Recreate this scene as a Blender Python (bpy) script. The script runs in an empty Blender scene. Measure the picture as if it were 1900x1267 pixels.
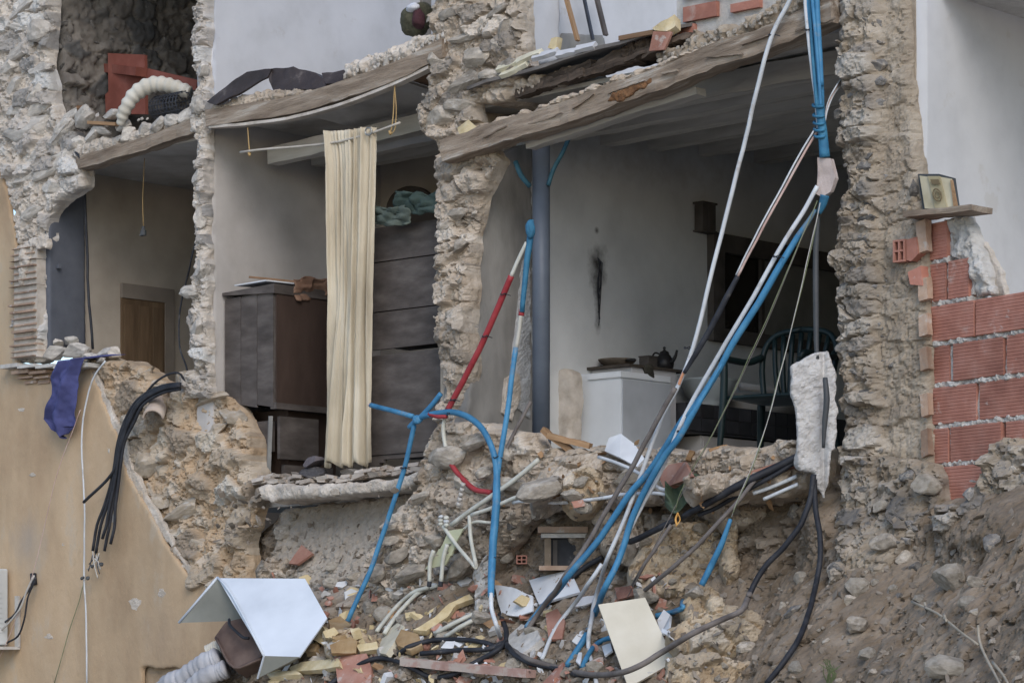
import bpy, bmesh, math, random
import numpy as np
from mathutils import Vector, Matrix
from mathutils.bvhtree import BVHTree

random.seed(7)
sc = bpy.context.scene
col = sc.collection
# ---------------------------------------------------------------- camera
FPX = 5400.0; CX = 950.0; HY = 1260.0          # focal length in photo pixels, centre column, eye-level row
cam = bpy.data.cameras.new('camera'); cam.sensor_width = 36.0; cam.lens = 36.0 * FPX / 1900.0
cam.shift_y = (HY - 633.5) / 1900.0; cam.clip_start = 0.1; cam.clip_end = 3000
cam_o = bpy.data.objects.new('camera', cam); col.objects.link(cam_o)
cam_o.location = (0, 0, 0); cam_o.rotation_euler = (math.pi / 2, 0, 0)
sc.camera = cam_o
# ---------------------------------------------------------------- sky, sun, exposure
world = bpy.data.worlds.new('World'); sc.world = world; world.use_nodes = True
wn = world.node_tree; bg = wn.nodes['Background']
sky = wn.nodes.new('ShaderNodeTexSky'); sky.sky_type = 'NISHITA'; sky.sun_disc = False
SUN_EL = math.radians(36); SUN_AZ = math.radians(172)      # azimuth measured from +Y clockwise
sky.sun_elevation = SUN_EL; sky.sun_rotation = SUN_AZ
sky.air_density = 1.0; sky.dust_density = 0.8; sky.ozone_density = 1.6
wn.links.new(sky.outputs[0], bg.inputs[0]); bg.inputs[1].default_value = 0.15
sun = bpy.data.lights.new('sun', 'SUN'); sun.energy = 1.05; sun.angle = math.radians(30); sun.color = (1.0, 0.93, 0.85)
sun_o = bpy.data.objects.new('sun', sun); col.objects.link(sun_o)
sd = Vector((math.sin(SUN_AZ) * math.cos(SUN_EL), math.cos(SUN_AZ) * math.cos(SUN_EL), math.sin(SUN_EL)))
sun_o.rotation_euler = sd.to_track_quat('Z', 'Y').to_euler()
sun_o.location = (2, -6, 14)
sc.view_settings.view_transform = 'Standard'; sc.view_settings.look = 'None'
sc.view_settings.exposure = 0.40; sc.view_settings.gamma = 1.0; sc.view_settings.use_curve_mapping = False
sc.render.engine = 'CYCLES'
sc.cycles.use_denoising = True
sc.cycles.max_bounces = 8; sc.cycles.diffuse_bounces = 5

# ---------------------------------------------------------------- frames of reference
# the ruined street front runs from far left to near right; w is the depth behind it, u the run along it
U = np.array([0.737, -0.676, 0.0]); U /= np.linalg.norm(U)
N = np.array([-U[1], U[0], 0.0])
Z = np.array([0, 0, 1.0])
O = np.array([0, 20.0, 0])

def ray(px, py): return np.array([(px - CX) / FPX, 1.0, (HY - py) / FPX])
def L(u, w, z): return O + U * u + N * w + Z * z
class Pl:
    def __init__(s, o, t, n, b=Z): s.o, s.t, s.n, s.b = [np.array(x, float) for x in (o, t, n, b)]
    def hit(s, px, py):
        d = ray(px, py); return d * (s.o @ s.n) / (d @ s.n)
    def ab(s, px, py):
        p = s.hit(px, py) - s.o; return (p @ s.t, p @ s.b)
    def pt(s, a, b, h=0.0): return s.o + s.t * a + s.b * b + s.n * h
def FW(w): return Pl(O + N * w, U, -N)        # planes parallel to the street front
def PW(u): return Pl(O + U * u, N, U)         # planes of the cross walls
FAC = FW(0)
def F(px, py, d=0.0):
    p = FAC.hit(px, py); Y = p[1] - d
    return ray(px, py) * Y
def D(px, py, Y): return ray(px, py) * Y

# ---------------------------------------------------------------- noise
def _h(ix, iy, iz, seed):
    x = (ix.astype(np.int64) * 73856093) ^ (iy.astype(np.int64) * 19349663) ^ (iz.astype(np.int64) * 83492791) ^ (seed * 2654435761)
    x &= 0xFFFFFFFF
    x = (x ^ (x >> 15)) * 2246822519 & 0xFFFFFFFF
    x = (x ^ (x >> 13)) * 3266489917 & 0xFFFFFFFF
    x = x ^ (x >> 16)
    return (x & 0xFFFFFF) / float(0x1000000)
def vn(p, seed=0):
    p = np.asarray(p, float); i = np.floor(p); f = p - i; f = f * f * f * (f * (f * 6 - 15) + 10)
    r = 0
    for dx in (0, 1):
        for dy in (0, 1):
            for dz in (0, 1):
                wgt = (f[:, 0] if dx else 1 - f[:, 0]) * (f[:, 1] if dy else 1 - f[:, 1]) * (f[:, 2] if dz else 1 - f[:, 2])
                r = r + wgt * _h(i[:, 0] + dx, i[:, 1] + dy, i[:, 2] + dz, seed)
    return r * 2 - 1
def fbm(p, o=4, seed=0, g=0.5):
    r = 0; a = 1; s = 0; p = np.asarray(p, float)
    for k in range(o):
        r = r + a * vn(p * 2.0 ** k + 17.3 * k, seed + k); s += a; a *= g
    return r / s
def P3(a, b, s=1.0, c=0.0): return np.stack([np.asarray(a) * s, np.asarray(b) * s, np.full(np.shape(a), c)], 1)
def worley(a, b, cw, ch, seed):
    x = a / cw; y = b / ch; ix = np.floor(x); iy = np.floor(y)
    f1 = np.full(x.shape, 9.0); f2 = np.full(x.shape, 9.0); cid = np.zeros(x.shape)
    z = np.zeros_like(ix)
    for dx in (-1, 0, 1):
        for dy in (-1, 0, 1):
            jx = ix + dx; jy = iy + dy
            cx = jx + 0.15 + 0.7 * _h(jx, jy, z, seed); cy = jy + 0.15 + 0.7 * _h(jx, jy, z, seed + 1)
            d = np.hypot(x - cx, y - cy); c = _h(jx, jy, z, seed + 2)
            nw = d < f1
            f2 = np.where(nw, f1, np.minimum(f2, d)); cid = np.where(nw, c, cid); f1 = np.where(nw, d, f1)
    return f1, f2, cid
def sstep(e0, e1, x):
    t = np.clip((np.asarray(x, float) - e0) / (e1 - e0), 0, 1); return t * t * (3 - 2 * t)

# ---------------------------------------------------------------- materials
MATS = {}
def lin(c):
    return tuple((x / 12.92 if x <= 0.04045 else ((x + 0.055) / 1.055) ** 2.4) for x in c) + (1,)
def M(name, cols, scale=6.0, rough=0.9, bump=0.3, bscale=60.0, stretch=None, large=0.25, lscale=1.2, rnd=0.0, spots=None, bdist=0.01,
      metallic=0.0, masonry=None, spec=0.3, soot=None, det=8.0, damp=None):
    """cols: linear albedo triples from dark to light, spread over a fractal noise"""
    if name in MATS: return MATS[name]
    m = bpy.data.materials.new(name); m.use_nodes = True; nt = m.node_tree; nd = nt.nodes; ln = nt.links
    b = nd['Principled BSDF']; b.inputs['Roughness'].default_value = rough; b.inputs['Metallic'].default_value = metallic
    b.inputs['Specular IOR Level'].default_value = spec
    tc = nd.new('ShaderNodeTexCoord'); oi = nd.new('ShaderNodeObjectInfo')
    ad = nd.new('ShaderNodeVectorMath'); ad.operation = 'MULTIPLY_ADD'
    cv = nd.new('ShaderNodeCombineXYZ')
    for i in range(3): ln.new(oi.outputs['Random'], cv.inputs[i])
    ln.new(cv.outputs[0], ad.inputs[0]); ad.inputs[1].default_value = (37, 51, 23) if rnd or stretch else (0, 0, 0)
    ln.new(tc.outputs['Object'], ad.inputs[2])
    vec = ad.outputs[0]
    if stretch:
        mp = nd.new('ShaderNodeVectorMath'); mp.operation = 'MULTIPLY'; mp.inputs[1].default_value = stretch
        ln.new(vec, mp.inputs[0]); vec = mp.outputs[0]
    def noise(s, d=8.0, r=0.6, v=None):
        n = nd.new('ShaderNodeTexNoise'); n.inputs['Scale'].default_value = s; n.inputs['Detail'].default_value = d
        n.inputs['Roughness'].default_value = r; ln.new(v or vec, n.inputs['Vector']); return n.outputs[0]
    def ramp(fac, cs, lo=0.3, hi=0.7):
        r = nd.new('ShaderNodeValToRGB'); e = r.color_ramp.elements
        while len(e) < len(cs): e.new(0.5)
        for i, c in enumerate(cs):
            e[i].position = lo + (hi - lo) * i / max(1, len(cs) - 1); e[i].color = tuple(c) + (1,)
        ln.new(fac, r.inputs[0]); return r.outputs[0]
    def mix(f, a, bb, mode='MIX'):
        x = nd.new('ShaderNodeMix'); x.data_type = 'RGBA'; x.blend_type = mode
        if isinstance(f, (int, float)): x.inputs[0].default_value = f
        else: ln.new(f, x.inputs[0])
        for k, v in ((6, a), (7, bb)):
            if isinstance(v, tuple): x.inputs[k].default_value = v
            else: ln.new(v, x.inputs[k])
        return x.outputs[2]
    c = ramp(noise(scale, det), cols)
    if masonry:
        at = nd.new('ShaderNodeAttribute'); at.attribute_name = 'stone'
        sp = nd.new('ShaderNodeSeparateXYZ'); ln.new(at.outputs['Vector'], sp.inputs[0])
        ad2 = nd.new('ShaderNodeMath'); ad2.operation = 'MULTIPLY_ADD'; ln.new(noise(14, 5), ad2.inputs[0]); ad2.inputs[1].default_value = 0.7
        ln.new(sp.outputs[1], ad2.inputs[2])
        sub = nd.new('ShaderNodeMath'); sub.operation = 'SUBTRACT'; ln.new(ad2.outputs[0], sub.inputs[0]); sub.inputs[1].default_value = 0.35
        sc_ = ramp(sub.outputs[0], masonry, 0.05, 0.95)
        c = mix(sp.outputs[0], c, sc_)
    if large:
        l = ramp(noise(lscale, 4), [(1 - large,) * 3, (1.0,) * 3, (1 + large * 0.5,) * 3], 0.32, 0.68)
        c = mix(1.0, c, l, 'MULTIPLY')
    if spots:   # (colour, scale, threshold)
        for (cc, s, t, amt) in spots:
            f = ramp(noise(s, 6, 0.65), [(0, 0, 0), (amt,) * 3], t, t + 0.06)
            c = mix(f, c, tuple(cc) + (1,))
    if soot:    # list of (centre, radius xyz, strength, colour): marks burnt or stained into the surface
        for (ce, rad, st, cc) in soot:
            sb = nd.new('ShaderNodeVectorMath'); sb.operation = 'SUBTRACT'; ln.new(tc.outputs['Object'], sb.inputs[0]); sb.inputs[1].default_value = ce
            dv = nd.new('ShaderNodeVectorMath'); dv.operation = 'DIVIDE'; ln.new(sb.outputs[0], dv.inputs[0]); dv.inputs[1].default_value = rad
            le = nd.new('ShaderNodeVectorMath'); le.operation = 'LENGTH'; ln.new(dv.outputs[0], le.inputs[0])
            ma = nd.new('ShaderNodeMath'); ma.operation = 'MULTIPLY_ADD'; ln.new(noise(9, 6), ma.inputs[0]); ma.inputs[1].default_value = 0.9
            ln.new(le.outputs['Value'], ma.inputs[2])
            f = ramp(ma.outputs[0], [(st,) * 3, (0, 0, 0)], 0.45, 1.35)
            c = mix(f, c, tuple(cc) + (1,))
    if rnd:
        hs = nd.new('ShaderNodeHueSaturation'); mr = nd.new('ShaderNodeMapRange'); ln.new(oi.outputs['Random'], mr.inputs[0])
        mr.inputs[3].default_value = 1 - rnd; mr.inputs[4].default_value = 1 + rnd * 0.7
        ln.new(mr.outputs[0], hs.inputs['Value']); ln.new(c, hs.inputs['Color']); c = hs.outputs[0]
    ln.new(c, b.inputs['Base Color'])
    if bump:
        bp = nd.new('ShaderNodeBump'); bp.inputs['Strength'].default_value = bump; bp.inputs['Distance'].default_value = bdist
        ln.new(noise(bscale, 6, 0.65), bp.inputs['Height']); ln.new(bp.outputs[0], b.inputs['Normal'])
    MATS[name] = m
    return m

# ---------------------------------------------------------------- object helpers
def tag(o, label=None, cat=None, group=None, kind=None):
    if label: o['label'] = label
    if cat: o['category'] = cat
    if group: o['group'] = group
    if kind: o['kind'] = kind
    return o
def link(name, me, parent=None, loc=None):
    o = bpy.data.objects.new(name, me); col.objects.link(o)
    if parent is not None: o.parent = parent; 
    if loc is not None: o.location = loc
    return o
def empty(name, base, label, cat, group=None, kind=None):
    o = bpy.data.objects.new(name, None); o.empty_display_size = 0.1; col.objects.link(o); o.location = tuple(base)
    return tag(o, label, cat, group, kind or ('thing' if cat else None))
def worg(p):
    r = np.zeros(3)
    while p is not None: r = r + np.array(p.location); p = p.parent
    return r
def wobj(name, verts, faces, mat, parent=None, smooth=False, base=None):
    """mesh from world-space vertices; origin at base (default: centre of its foot)"""
    v = np.asarray(verts, float)
    if parent is not None: base = worg(parent)
    elif base is None: base = np.array([v[:, 0].mean(), v[:, 1].mean(), v[:, 2].min()])
    me = bpy.data.meshes.new(name); me.from_pydata((v - base).tolist(), [], [list(map(int, f)) for f in faces]); me.update()
    if mat: me.materials.append(mat)
    if smooth: me.polygons.foreach_set('use_smooth', [True] * len(me.polygons))
    o = bpy.data.objects.new(name, me); col.objects.link(o)
    if parent is not None: o.parent = parent
    else: o.location = tuple(base)
    return o
class MB:
    def __init__(s): s.v = []; s.f = []
    def add(s, v, f):
        k = len(s.v); s.v += [list(map(float, x)) for x in v]; s.f += [[i + k for i in q] for q in f]; return s
    def hexa(s, c):   # eight corners, bottom four counter-clockwise then top four
        return s.add(c, [[3, 2, 1, 0], [4, 5, 6, 7], [0, 1, 5, 4], [1, 2, 6, 5], [2, 3, 7, 6], [3, 0, 4, 7]])
    def box(s, u0, u1, w0, w1, z0, z1):
        return s.hexa([L(u0, w0, z0), L(u1, w0, z0), L(u1, w1, z0), L(u0, w1, z0), L(u0, w0, z1), L(u1, w0, z1), L(u1, w1, z1), L(u0, w1, z1)])
    def tube(s, pts, r, seg=8, cap=True, smooth=3):
        p = spline(pts, smooth) if smooth else np.asarray(pts, float)
        if smooth >= 4: p = p + np.stack([fbm(p * 2.6 + 7 * k, 3, 300 + k) for k in range(3)], 1) * .012
        rr = np.interp(np.linspace(0, 1, len(p)), np.linspace(0, 1, len(r)), r) if hasattr(r, '__len__') else np.full(len(p), r)
        t = np.gradient(p, axis=0); t /= np.linalg.norm(t, axis=1)[:, None] + 1e-12
        ref = np.array([0.31, 0.9, 0.2]); ref = ref if abs(t[0] @ ref) < 0.9 else np.array([1.0, 0, 0])
        x = np.cross(t[0], ref); x /= np.linalg.norm(x); vs = []
        for i in range(len(p)):
            x = x - t[i] * (x @ t[i]); x /= np.linalg.norm(x) + 1e-12; y = np.cross(t[i], x)
            for k in range(seg):
                a = 2 * math.pi * k / seg; vs.append(p[i] + (x * math.cos(a) + y * math.sin(a)) * rr[i])
        fs = [[i * seg + k, i * seg + (k + 1) % seg, (i + 1) * seg + (k + 1) % seg, (i + 1) * seg + k] for i in range(len(p) - 1) for k in range(seg)]
        if cap: fs += [list(range(seg))[::-1], [(len(p) - 1) * seg + k for k in range(seg)]]
        return s.add(vs, fs)
    def build(s, name, mat, parent=None, smooth=False, base=None): return wobj(name, s.v, s.f, mat, parent, smooth, base)
def spline(pts, n=4):
    p = np.asarray(pts, float)
    if len(p) < 3: return np.linspace(p[0], p[-1], max(2, n * 2))
    e = np.vstack([2 * p[0] - p[1], p, 2 * p[-1] - p[-2]]); out = []
    for i in range(1, len(e) - 2):
        for k in range(n):
            t = k / n; a, b, c, d = e[i - 1], e[i], e[i + 1], e[i + 2]
            out.append(0.5 * (2 * b + (c - a) * t + (2 * a - 5 * b + 4 * c - d) * t * t + (3 * b - a - 3 * c + d) * t ** 3))
    out.append(p[-1]); return np.array(out)

def poly_sd(a, b, poly):
    """signed distance, positive inside"""
    P = np.asarray(poly, float); Q = np.roll(P, -1, 0); best = np.full(a.shape, 1e9); ins = np.zeros(a.shape, bool)
    for (x0, y0), (x1, y1) in zip(P, Q):
        dx, dy = x1 - x0, y1 - y0; l2 = dx * dx + dy * dy + 1e-12
        t = np.clip(((a - x0) * dx + (b - y0) * dy) / l2, 0, 1)
        best = np.minimum(best, np.hypot(a - x0 - t * dx, b - y0 - t * dy))
        c = ((y0 > b) != (y1 > b)) & (a < dx * (b - y0) / (dy if abs(dy) > 1e-12 else 1e-12) + x0); ins ^= c
    return np.where(ins, best, -best)

def relief(name, plane, poly, mat, cell=0.014, thick=0.3, disp=None, edge=0.03, escale=9.0, rnd=0.03, parent=None, seed=1, px=True, rim=True,
           back=False, rimnoise=0.02, smooth=True):
    """ragged-edged slab of wall: outline on a plane, own relief towards the viewer's side, sides running back by thick"""
    ab = np.array([plane.ab(*q) for q in poly]) if px else np.array(poly, float)
    mg = edge + 2 * cell
    a0, b0 = ab.min(0) - mg; a1, b1 = ab.max(0) + mg
    na = int((a1 - a0) / cell) + 2; nb = int((b1 - b0) / cell) + 2
    A, B = np.meshgrid(a0 + np.arange(na) * cell, b0 + np.arange(nb) * cell, indexing='ij'); A = A.ravel(); B = B.ravel()
    sd = poly_sd(A, B, ab)
    if edge: sd = sd + edge * (fbm(P3(A, B, escale, seed * 3.1), 4, seed + 40))
    S = sd.reshape(na, nb); gx, gy = np.gradient(S, cell); g = np.hypot(gx, gy) + 1e-9
    inside = S > 0
    q = inside[:-1, :-1].astype(int) + inside[1:, :-1] + inside[:-1, 1:] + inside[1:, 1:] >= 2
    idx = np.arange(na * nb).reshape(na, nb)
    quads = np.stack([idx[:-1, :-1][q], idx[1:, :-1][q], idx[1:, 1:][q], idx[:-1, 1:][q]], 1)
    mv = np.clip(-S, 0, cell * 1.2); A2 = A + (gx / g * mv).ravel(); B2 = B + (gy / g * mv).ravel(); e = np.maximum(sd, 0)
    h = np.zeros_like(A); st = np.zeros((len(A), 3))
    if disp is not None:
        r = disp(A2, B2)
        if isinstance(r, tuple): h, st[:, 0], st[:, 1] = r
        else: h = r
    flatsh = cell <= .0135
    if flatsh: h = h + np.random.RandomState(seed + 900).uniform(-1, 1, h.shape) * cell * .22
    if rnd: h = h - rnd * (1 - np.sqrt(np.clip(1 - (1 - np.clip(e / max(rnd * 1.3, 1e-6), 0, 1)) ** 2, 0, 1)))
    used, inv = np.unique(quads, return_inverse=True); quads = inv.reshape(quads.shape)
    V = plane.o + A2[used, None] * plane.t + B2[used, None] * plane.b + h[used, None] * plane.n
    st = st[used]; faces = quads.tolist(); V = V.tolist()
    n0 = len(V)
    if rim:
        ed = np.concatenate([quads[:, [0, 1]], quads[:, [1, 2]], quads[:, [2, 3]], quads[:, [3, 0]]])
        key = {}
        for x, y in ed.tolist():
            if (y, x) in key: del key[(y, x)]
            else: key[(x, y)] = 1
        be = list(key); bv = sorted({x for e_ in be for x in e_}); rows = max(1, min(30, int(thick / max(cell * 2.0, 0.02))))
        bvp = np.array([V[i] for i in bv]); gv = np.stack([-(gx / g).ravel()[used][bv], -(gy / g).ravel()[used][bv]], 1)
        hb = h[used][bv]; prev = {x: x for x in bv}; vst = st[bv]
        nx = {}; pv = {}
        for x, y in be: nx[x] = y; pv[y] = x
        pos = {x: i for i, x in enumerate(bv)}; ni = np.array([pos[nx.get(x, x)] for x in bv]); pi_ = np.array([pos[pv.get(x, x)] for x in bv])
        cur_b = bvp + plane.n * (-hb)[:, None]
        for k in range(1, rows + 1):
            f_ = k / rows
            for _ in range(2): cur_b = .4 * cur_b + .3 * cur_b[ni] + .3 * cur_b[pi_]
            q_ = cur_b + plane.n * (hb * (1 - f_) - thick * f_)[:, None]
            if rimnoise:
                nz = fbm(q_ * 9.0, 4, seed + 77, .6) * rimnoise * min(1, k / 2)
                q_ = q_ + plane.t * (gv[:, 0] * nz)[:, None] + plane.b * (gv[:, 1] * nz)[:, None]
            base_i = len(V); V += q_.tolist(); st = np.vstack([st, vst]); cur = {x: base_i + i for i, x in enumerate(bv)}
            faces += [[prev[y], prev[x], cur[x], cur[y]] for x, y in be]; prev = cur
    if back:
        k = len(V); V += (np.array(V[:n0]) - plane.n * (thick + h[used])[:, None]).tolist(); st = np.vstack([st, st[:n0]])
        faces += [[a + k for a in f][::-1] for f in quads.tolist()]
    o = wobj(name, V, faces, mat, parent, smooth and not flatsh)
    at = o.data.attributes.new('stone', 'FLOAT_VECTOR', 'POINT'); at.data.foreach_set('vector', st.ravel().tolist())
    o['_'] = 0; del o['_']
    return o

def masonry_disp(cw=0.22, ch=0.13, amp=0.05, rough=0.03, seed=3, cover=0.5, coarse=0.04, keep=None):
    """rubble masonry: domed stones of uneven size standing out of crumbling mortar"""
    def f(a, b):
        wa = a + 0.6 * cw * fbm(P3(a, b, 2.6, 1.0), 4, seed + 5, .6); wb = b + 0.7 * ch * fbm(P3(a, b, 3.0, 7.0), 4, seed + 6, .6)
        f1, f2, cid = worley(wa, wb, cw, ch, seed)
        g1, g2, gid = worley(wa, wb, cw * 0.42, ch * 0.5, seed + 9)
        ed = f2 - f1 + 0.05 * fbm(P3(a, b, 22, 6.0), 3, seed + 19)
        m = sstep(0.03, 0.17, ed) * sstep(cover - 0.05, cover + 0.05, cid + 0.25 * fbm(P3(a, b, 4, 3.0), 3, seed + 8))
        m2 = sstep(0.05, 0.20, g2 - g1) * sstep(0.45, 0.6, gid)
        tx = np.cos(cid * 40) * (a * 3.1 % 1 - .5); facet = vn(np.stack([a * 6 + cid * 90, b * 8 + cid * 70, cid * 50], 1), seed + 21)
        h = amp * m * (0.30 + 0.75 * cid + 0.45 * facet) + 0.30 * amp * m2 * (1 - m)
        rg_ = 1 - np.abs(fbm(P3(a, b, 11, 4.0), 4, seed + 23, 0.6)) * 2
        h = h + coarse * fbm(P3(a, b, 2.6, 5.0), 3, seed + 11) + rough * (0.9 * fbm(P3(a, b, 15, 9.0), 5, seed + 12, 0.66) + 0.35 * rg_ * (1 - 0.6 * m)) + 0.006 * fbm(P3(a, b, 60, 2.0), 2, seed + 13)
        cr = np.abs(fbm(P3(a, b, 5.5, 2.0), 3, seed + 15)); h = h - 0.035 * (1 - sstep(0.0, 0.05, cr)) * (1 - m)
        return h, np.maximum(m, m2 * 0.6), np.where(m > m2 * 0.6, cid * 7 % 1, gid * 5 % 1)
    return f
def rough_disp(amp=0.01, s=6.0, seed=2, o=5): return lambda a, b: amp * fbm(P3(a, b, s, seed), o, seed)

# ---------------------------------------------------------------- stones
ROCKS = []
def rock_mesh(seed, sub=3, cuts=7, amp=0.28, smooth=False):
    bm = bmesh.new(); bmesh.ops.create_icosphere(bm, subdivisions=sub, radius=1.0)
    v = np.array([x.co[:] for x in bm.verts]); rg = np.random.RandomState(seed)
    r = 1 + amp * fbm(v * 1.1 + seed * 3.7, 3, seed) + 0.10 * fbm(v * 3.2 + seed, 3, seed + 3)
    v = v * r[:, None]
    for _ in range(cuts):
        n = rg.normal(size=3); n /= np.linalg.norm(n); d = rg.uniform(0.36, 0.72)
        v = v - np.clip(v @ n - d, 0, None)[:, None] * n * 0.97
    v = v + ((0.0 if smooth else 0.13) * fbm(v * 4.0, 5, seed + 8, .75))[:, None] * v
    v /= np.abs(v).max(0)
    for x, c in zip(bm.verts, v): x.co = c
    me = bpy.data.meshes.new('stone'); bm.to_mesh(me); bm.free()
    me.polygons.foreach_set('use_smooth', [smooth] * len(me.polygons)); return me
def rocks(mat, n=10, cuts=7, seed=100):
    r = []
    for i in range(n):
        me = rock_mesh(seed + i, cuts=cuts); me.materials.append(mat); r.append(me)
    return r
def stone_at(meshes, parent, plane, a, b, ra, rb, rd, h=0.0, ang=None, rg=random, name='stone'):
    o = bpy.data.objects.new(name, rg.choice(meshes)); col.objects.link(o)
    ang = rg.uniform(-0.35, 0.35) if ang is None else ang
    R = Matrix((plane.t, plane.b, plane.n)).transposed().to_4x4()
    flip = Matrix.Rotation(rg.choice([0, math.pi]), 4, 'Z') @ Matrix.Rotation(rg.choice([0, math.pi]), 4, 'X')
    p = plane.pt(a, b, h)
    Mx = Matrix.Translation(p) @ R @ Matrix.Rotation(ang, 4, 'Z') @ Matrix.Diagonal((ra, rb, rd, 1)) @ flip
    if parent is not None: o.parent = parent; Mx = Matrix.Translation(-Vector(worg(parent))) @ Mx
    o.matrix_basis = Mx
    return o
def scatter(meshes, parent, plane, poly, n, r0, r1, disp=None, seed=5, px=True, flat=0.62, deep=0.5, sink=0.3, avoid=(), gap=0.9, pw=2.0):
    ab = np.array([plane.ab(*q) for q in poly]) if px else np.array(poly, float)
    rg = random.Random(seed); rn = np.random.RandomState(seed); lo = ab.min(0); hi = ab.max(0)
    K = n * 40; ca = rn.uniform(lo[0], hi[0], K); cb = rn.uniform(lo[1], hi[1], K); sd = poly_sd(ca, cb, ab)
    done = np.array([tuple(x) for x in avoid] or [(1e6, 1e6, 0)], float); got = []
    for i in range(K):
        if len(got) >= n: break
        r = max(r0, r0 + (r1 - r0) * rg.random() ** pw * (1 - i / K))
        if sd[i] < r * 0.5: continue
        a, b = ca[i], cb[i]
        if ((np.abs(a - done[:, 0]) < gap * (r + done[:, 2])) & (np.abs(b - done[:, 1]) < gap * flat * 1.15 * (r + done[:, 2]))).any(): continue
        done = np.vstack([done, (a, b, r)]); got.append((a, b, r))
    if not got: return []
    G = np.array(got); H = np.zeros(len(G))
    if disp is not None:
        d_ = disp(G[:, 0], G[:, 1]); H = d_[0] if isinstance(d_, tuple) else d_
    out = []
    for (a, b, r), h in zip(got, H):
        fl = flat * rg.uniform(0.7, 1.25)
        out.append(stone_at(meshes, parent, plane, a, b, r, r * fl, r * deep * rg.uniform(0.6, 1.1), h - r * sink * rg.uniform(0.4, 1.2), None, rg))
    return out
def heroes(meshes, parent, plane, lst, h=0.0, deep=0.65, seed=9):
    """named stones read off the photograph: (px, py, half width px, half height px[, tilt])"""
    rg = random.Random(seed); done = []
    for q in lst:
        px_, py_, rw, rh = q[:4]; a, b = plane.ab(px_, py_); a1, _ = plane.ab(px_ + rw, py_); _, b1 = plane.ab(px_, py_ - rh)
        ra, rb = abs(a1 - a), abs(b1 - b)
        stone_at(meshes, parent, plane, a, b, ra, rb, min(ra, rb) * 0.75 + 0.015, h - min(ra, rb) * .18, (q[4] if len(q) > 4 else None), rg); done.append((a, b, ra))
    return done

# ---------------------------------------------------------------- boards, sheets, bars
def sheet(name, pts, thick, mat, parent=None, warp=0.0, seed=0, smooth=False, normal=None):
    """broken slab from an outline of world points, real thickness, edges slightly uneven"""
    p = np.array(pts, float); c = p.mean(0)
    n = np.zeros(3)
    for i in range(len(p)): n += np.cross(p[i] - c, p[(i + 1) % len(p)] - c)
    n /= np.linalg.norm(n)
    if n @ c > 0: n = -n; p = p[::-1]                 # front faces the street
    dn = n if normal is None else np.asarray(normal, float)
    bm = bmesh.new(); rg = np.random.RandomState(seed + 1)
    vf = [bm.verts.new(x) for x in p]; vb = [bm.verts.new(x - dn * thick) for x in p]
    bm.faces.new(vf); bm.faces.new(vb[::-1])
    for i in range(len(p)):
        j = (i + 1) % len(p); bm.faces.new([vf[j], vf[i], vb[i], vb[j]])
    if warp:
        bmesh.ops.triangulate(bm, faces=[f for f in bm.faces if len(f.verts) > 4])
        bmesh.ops.subdivide_edges(bm, edges=bm.edges[:], cuts=3, use_grid_fill=True)
        v = np.array([x.co[:] for x in bm.verts]); o_ = np.stack([fbm(v * 9 + k * 11, 3, seed + k) for k in range(3)], 1) * warp
        for x, d in zip(bm.verts, o_): x.co += Vector(d)
    bmesh.ops.recalc_face_normals(bm, faces=bm.faces[:])
    me = bpy.data.meshes.new(name); base = np.array([c[0], c[1], p[:, 2].min()]) if parent is None else worg(parent)
    bmesh.ops.translate(bm, verts=bm.verts[:], vec=Vector(-base)); bm.to_mesh(me); bm.free(); me.materials.append(mat)
    o = bpy.data.objects.new(name, me); col.objects.link(o)
    if parent is not None: o.parent = parent
    else: o.location = tuple(base)
    return o
def bar(name, p0, p1, w, h, mat, parent=None, up=(0, 0, 1), warp=0.0, seed=0, seg=20, sag=0.0, taper=1.0):
    """timber: local x runs along the grain"""
    p0 = np.array(p0, float); p1 = np.array(p1, float); x = p1 - p0; ln_ = np.linalg.norm(x); x /= ln_
    y = np.cross(np.array(up, float), x); y /= np.linalg.norm(y); z = np.cross(x, y)
    vs = []; fs = []; prof = [(-1, -1), (0, -1.0), (1, -1), (1, 0), (1, 1), (0, 1), (-1, 1), (-1, 0)]
    for i in range(seg + 1):
        t = i / seg; s = 1 + (taper - 1) * t
        for (cy, cz) in prof: vs.append([ln_ * t, cy * w / 2 * s, cz * h / 2 * s - sag * 4 * t * (1 - t)])
    v = np.array(vs)
    if warp:
        v[:, 1] += warp * fbm(v * 2.3 + seed, 3, seed); v[:, 2] += warp * fbm(v * 2.1 + 9 + seed, 3, seed + 1)
        v[:, 1:] += 0.7 * warp * np.stack([fbm(v * 11 + seed, 3, seed + 2, .7), fbm(v * 12 + 5 + seed, 3, seed + 3, .7)], 1)
    k = 8
    fs = [[i * k + j, (i + 1) * k + j, (i + 1) * k + (j + 1) % k, i * k + (j + 1) % k] for i in range(seg) for j in range(k)]
    fs += [list(range(k)), [seg * k + j for j in range(k)][::-1]]
    me = bpy.data.meshes.new(name); me.from_pydata(v.tolist(), [], [f[::-1] for f in fs]); me.update(); me.materials.append(mat)
    o = bpy.data.objects.new(name, me); col.objects.link(o)
    Mx = Matrix((x, y, z)).transposed().to_4x4(); Mx.translation = Vector(p0)
    if parent is not None: o.parent = parent; Mx.translation = Vector(p0 - worg(parent))
    o.matrix_basis = Mx
    return o
def tube(name, pts, r, mat, parent=None, seg=8, label=None, cat=None, group=None, n=4):
    o = MB().tube(pts, r, seg, smooth=n).build(name, mat, parent, True)
    return tag(o, label, cat, group)
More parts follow.
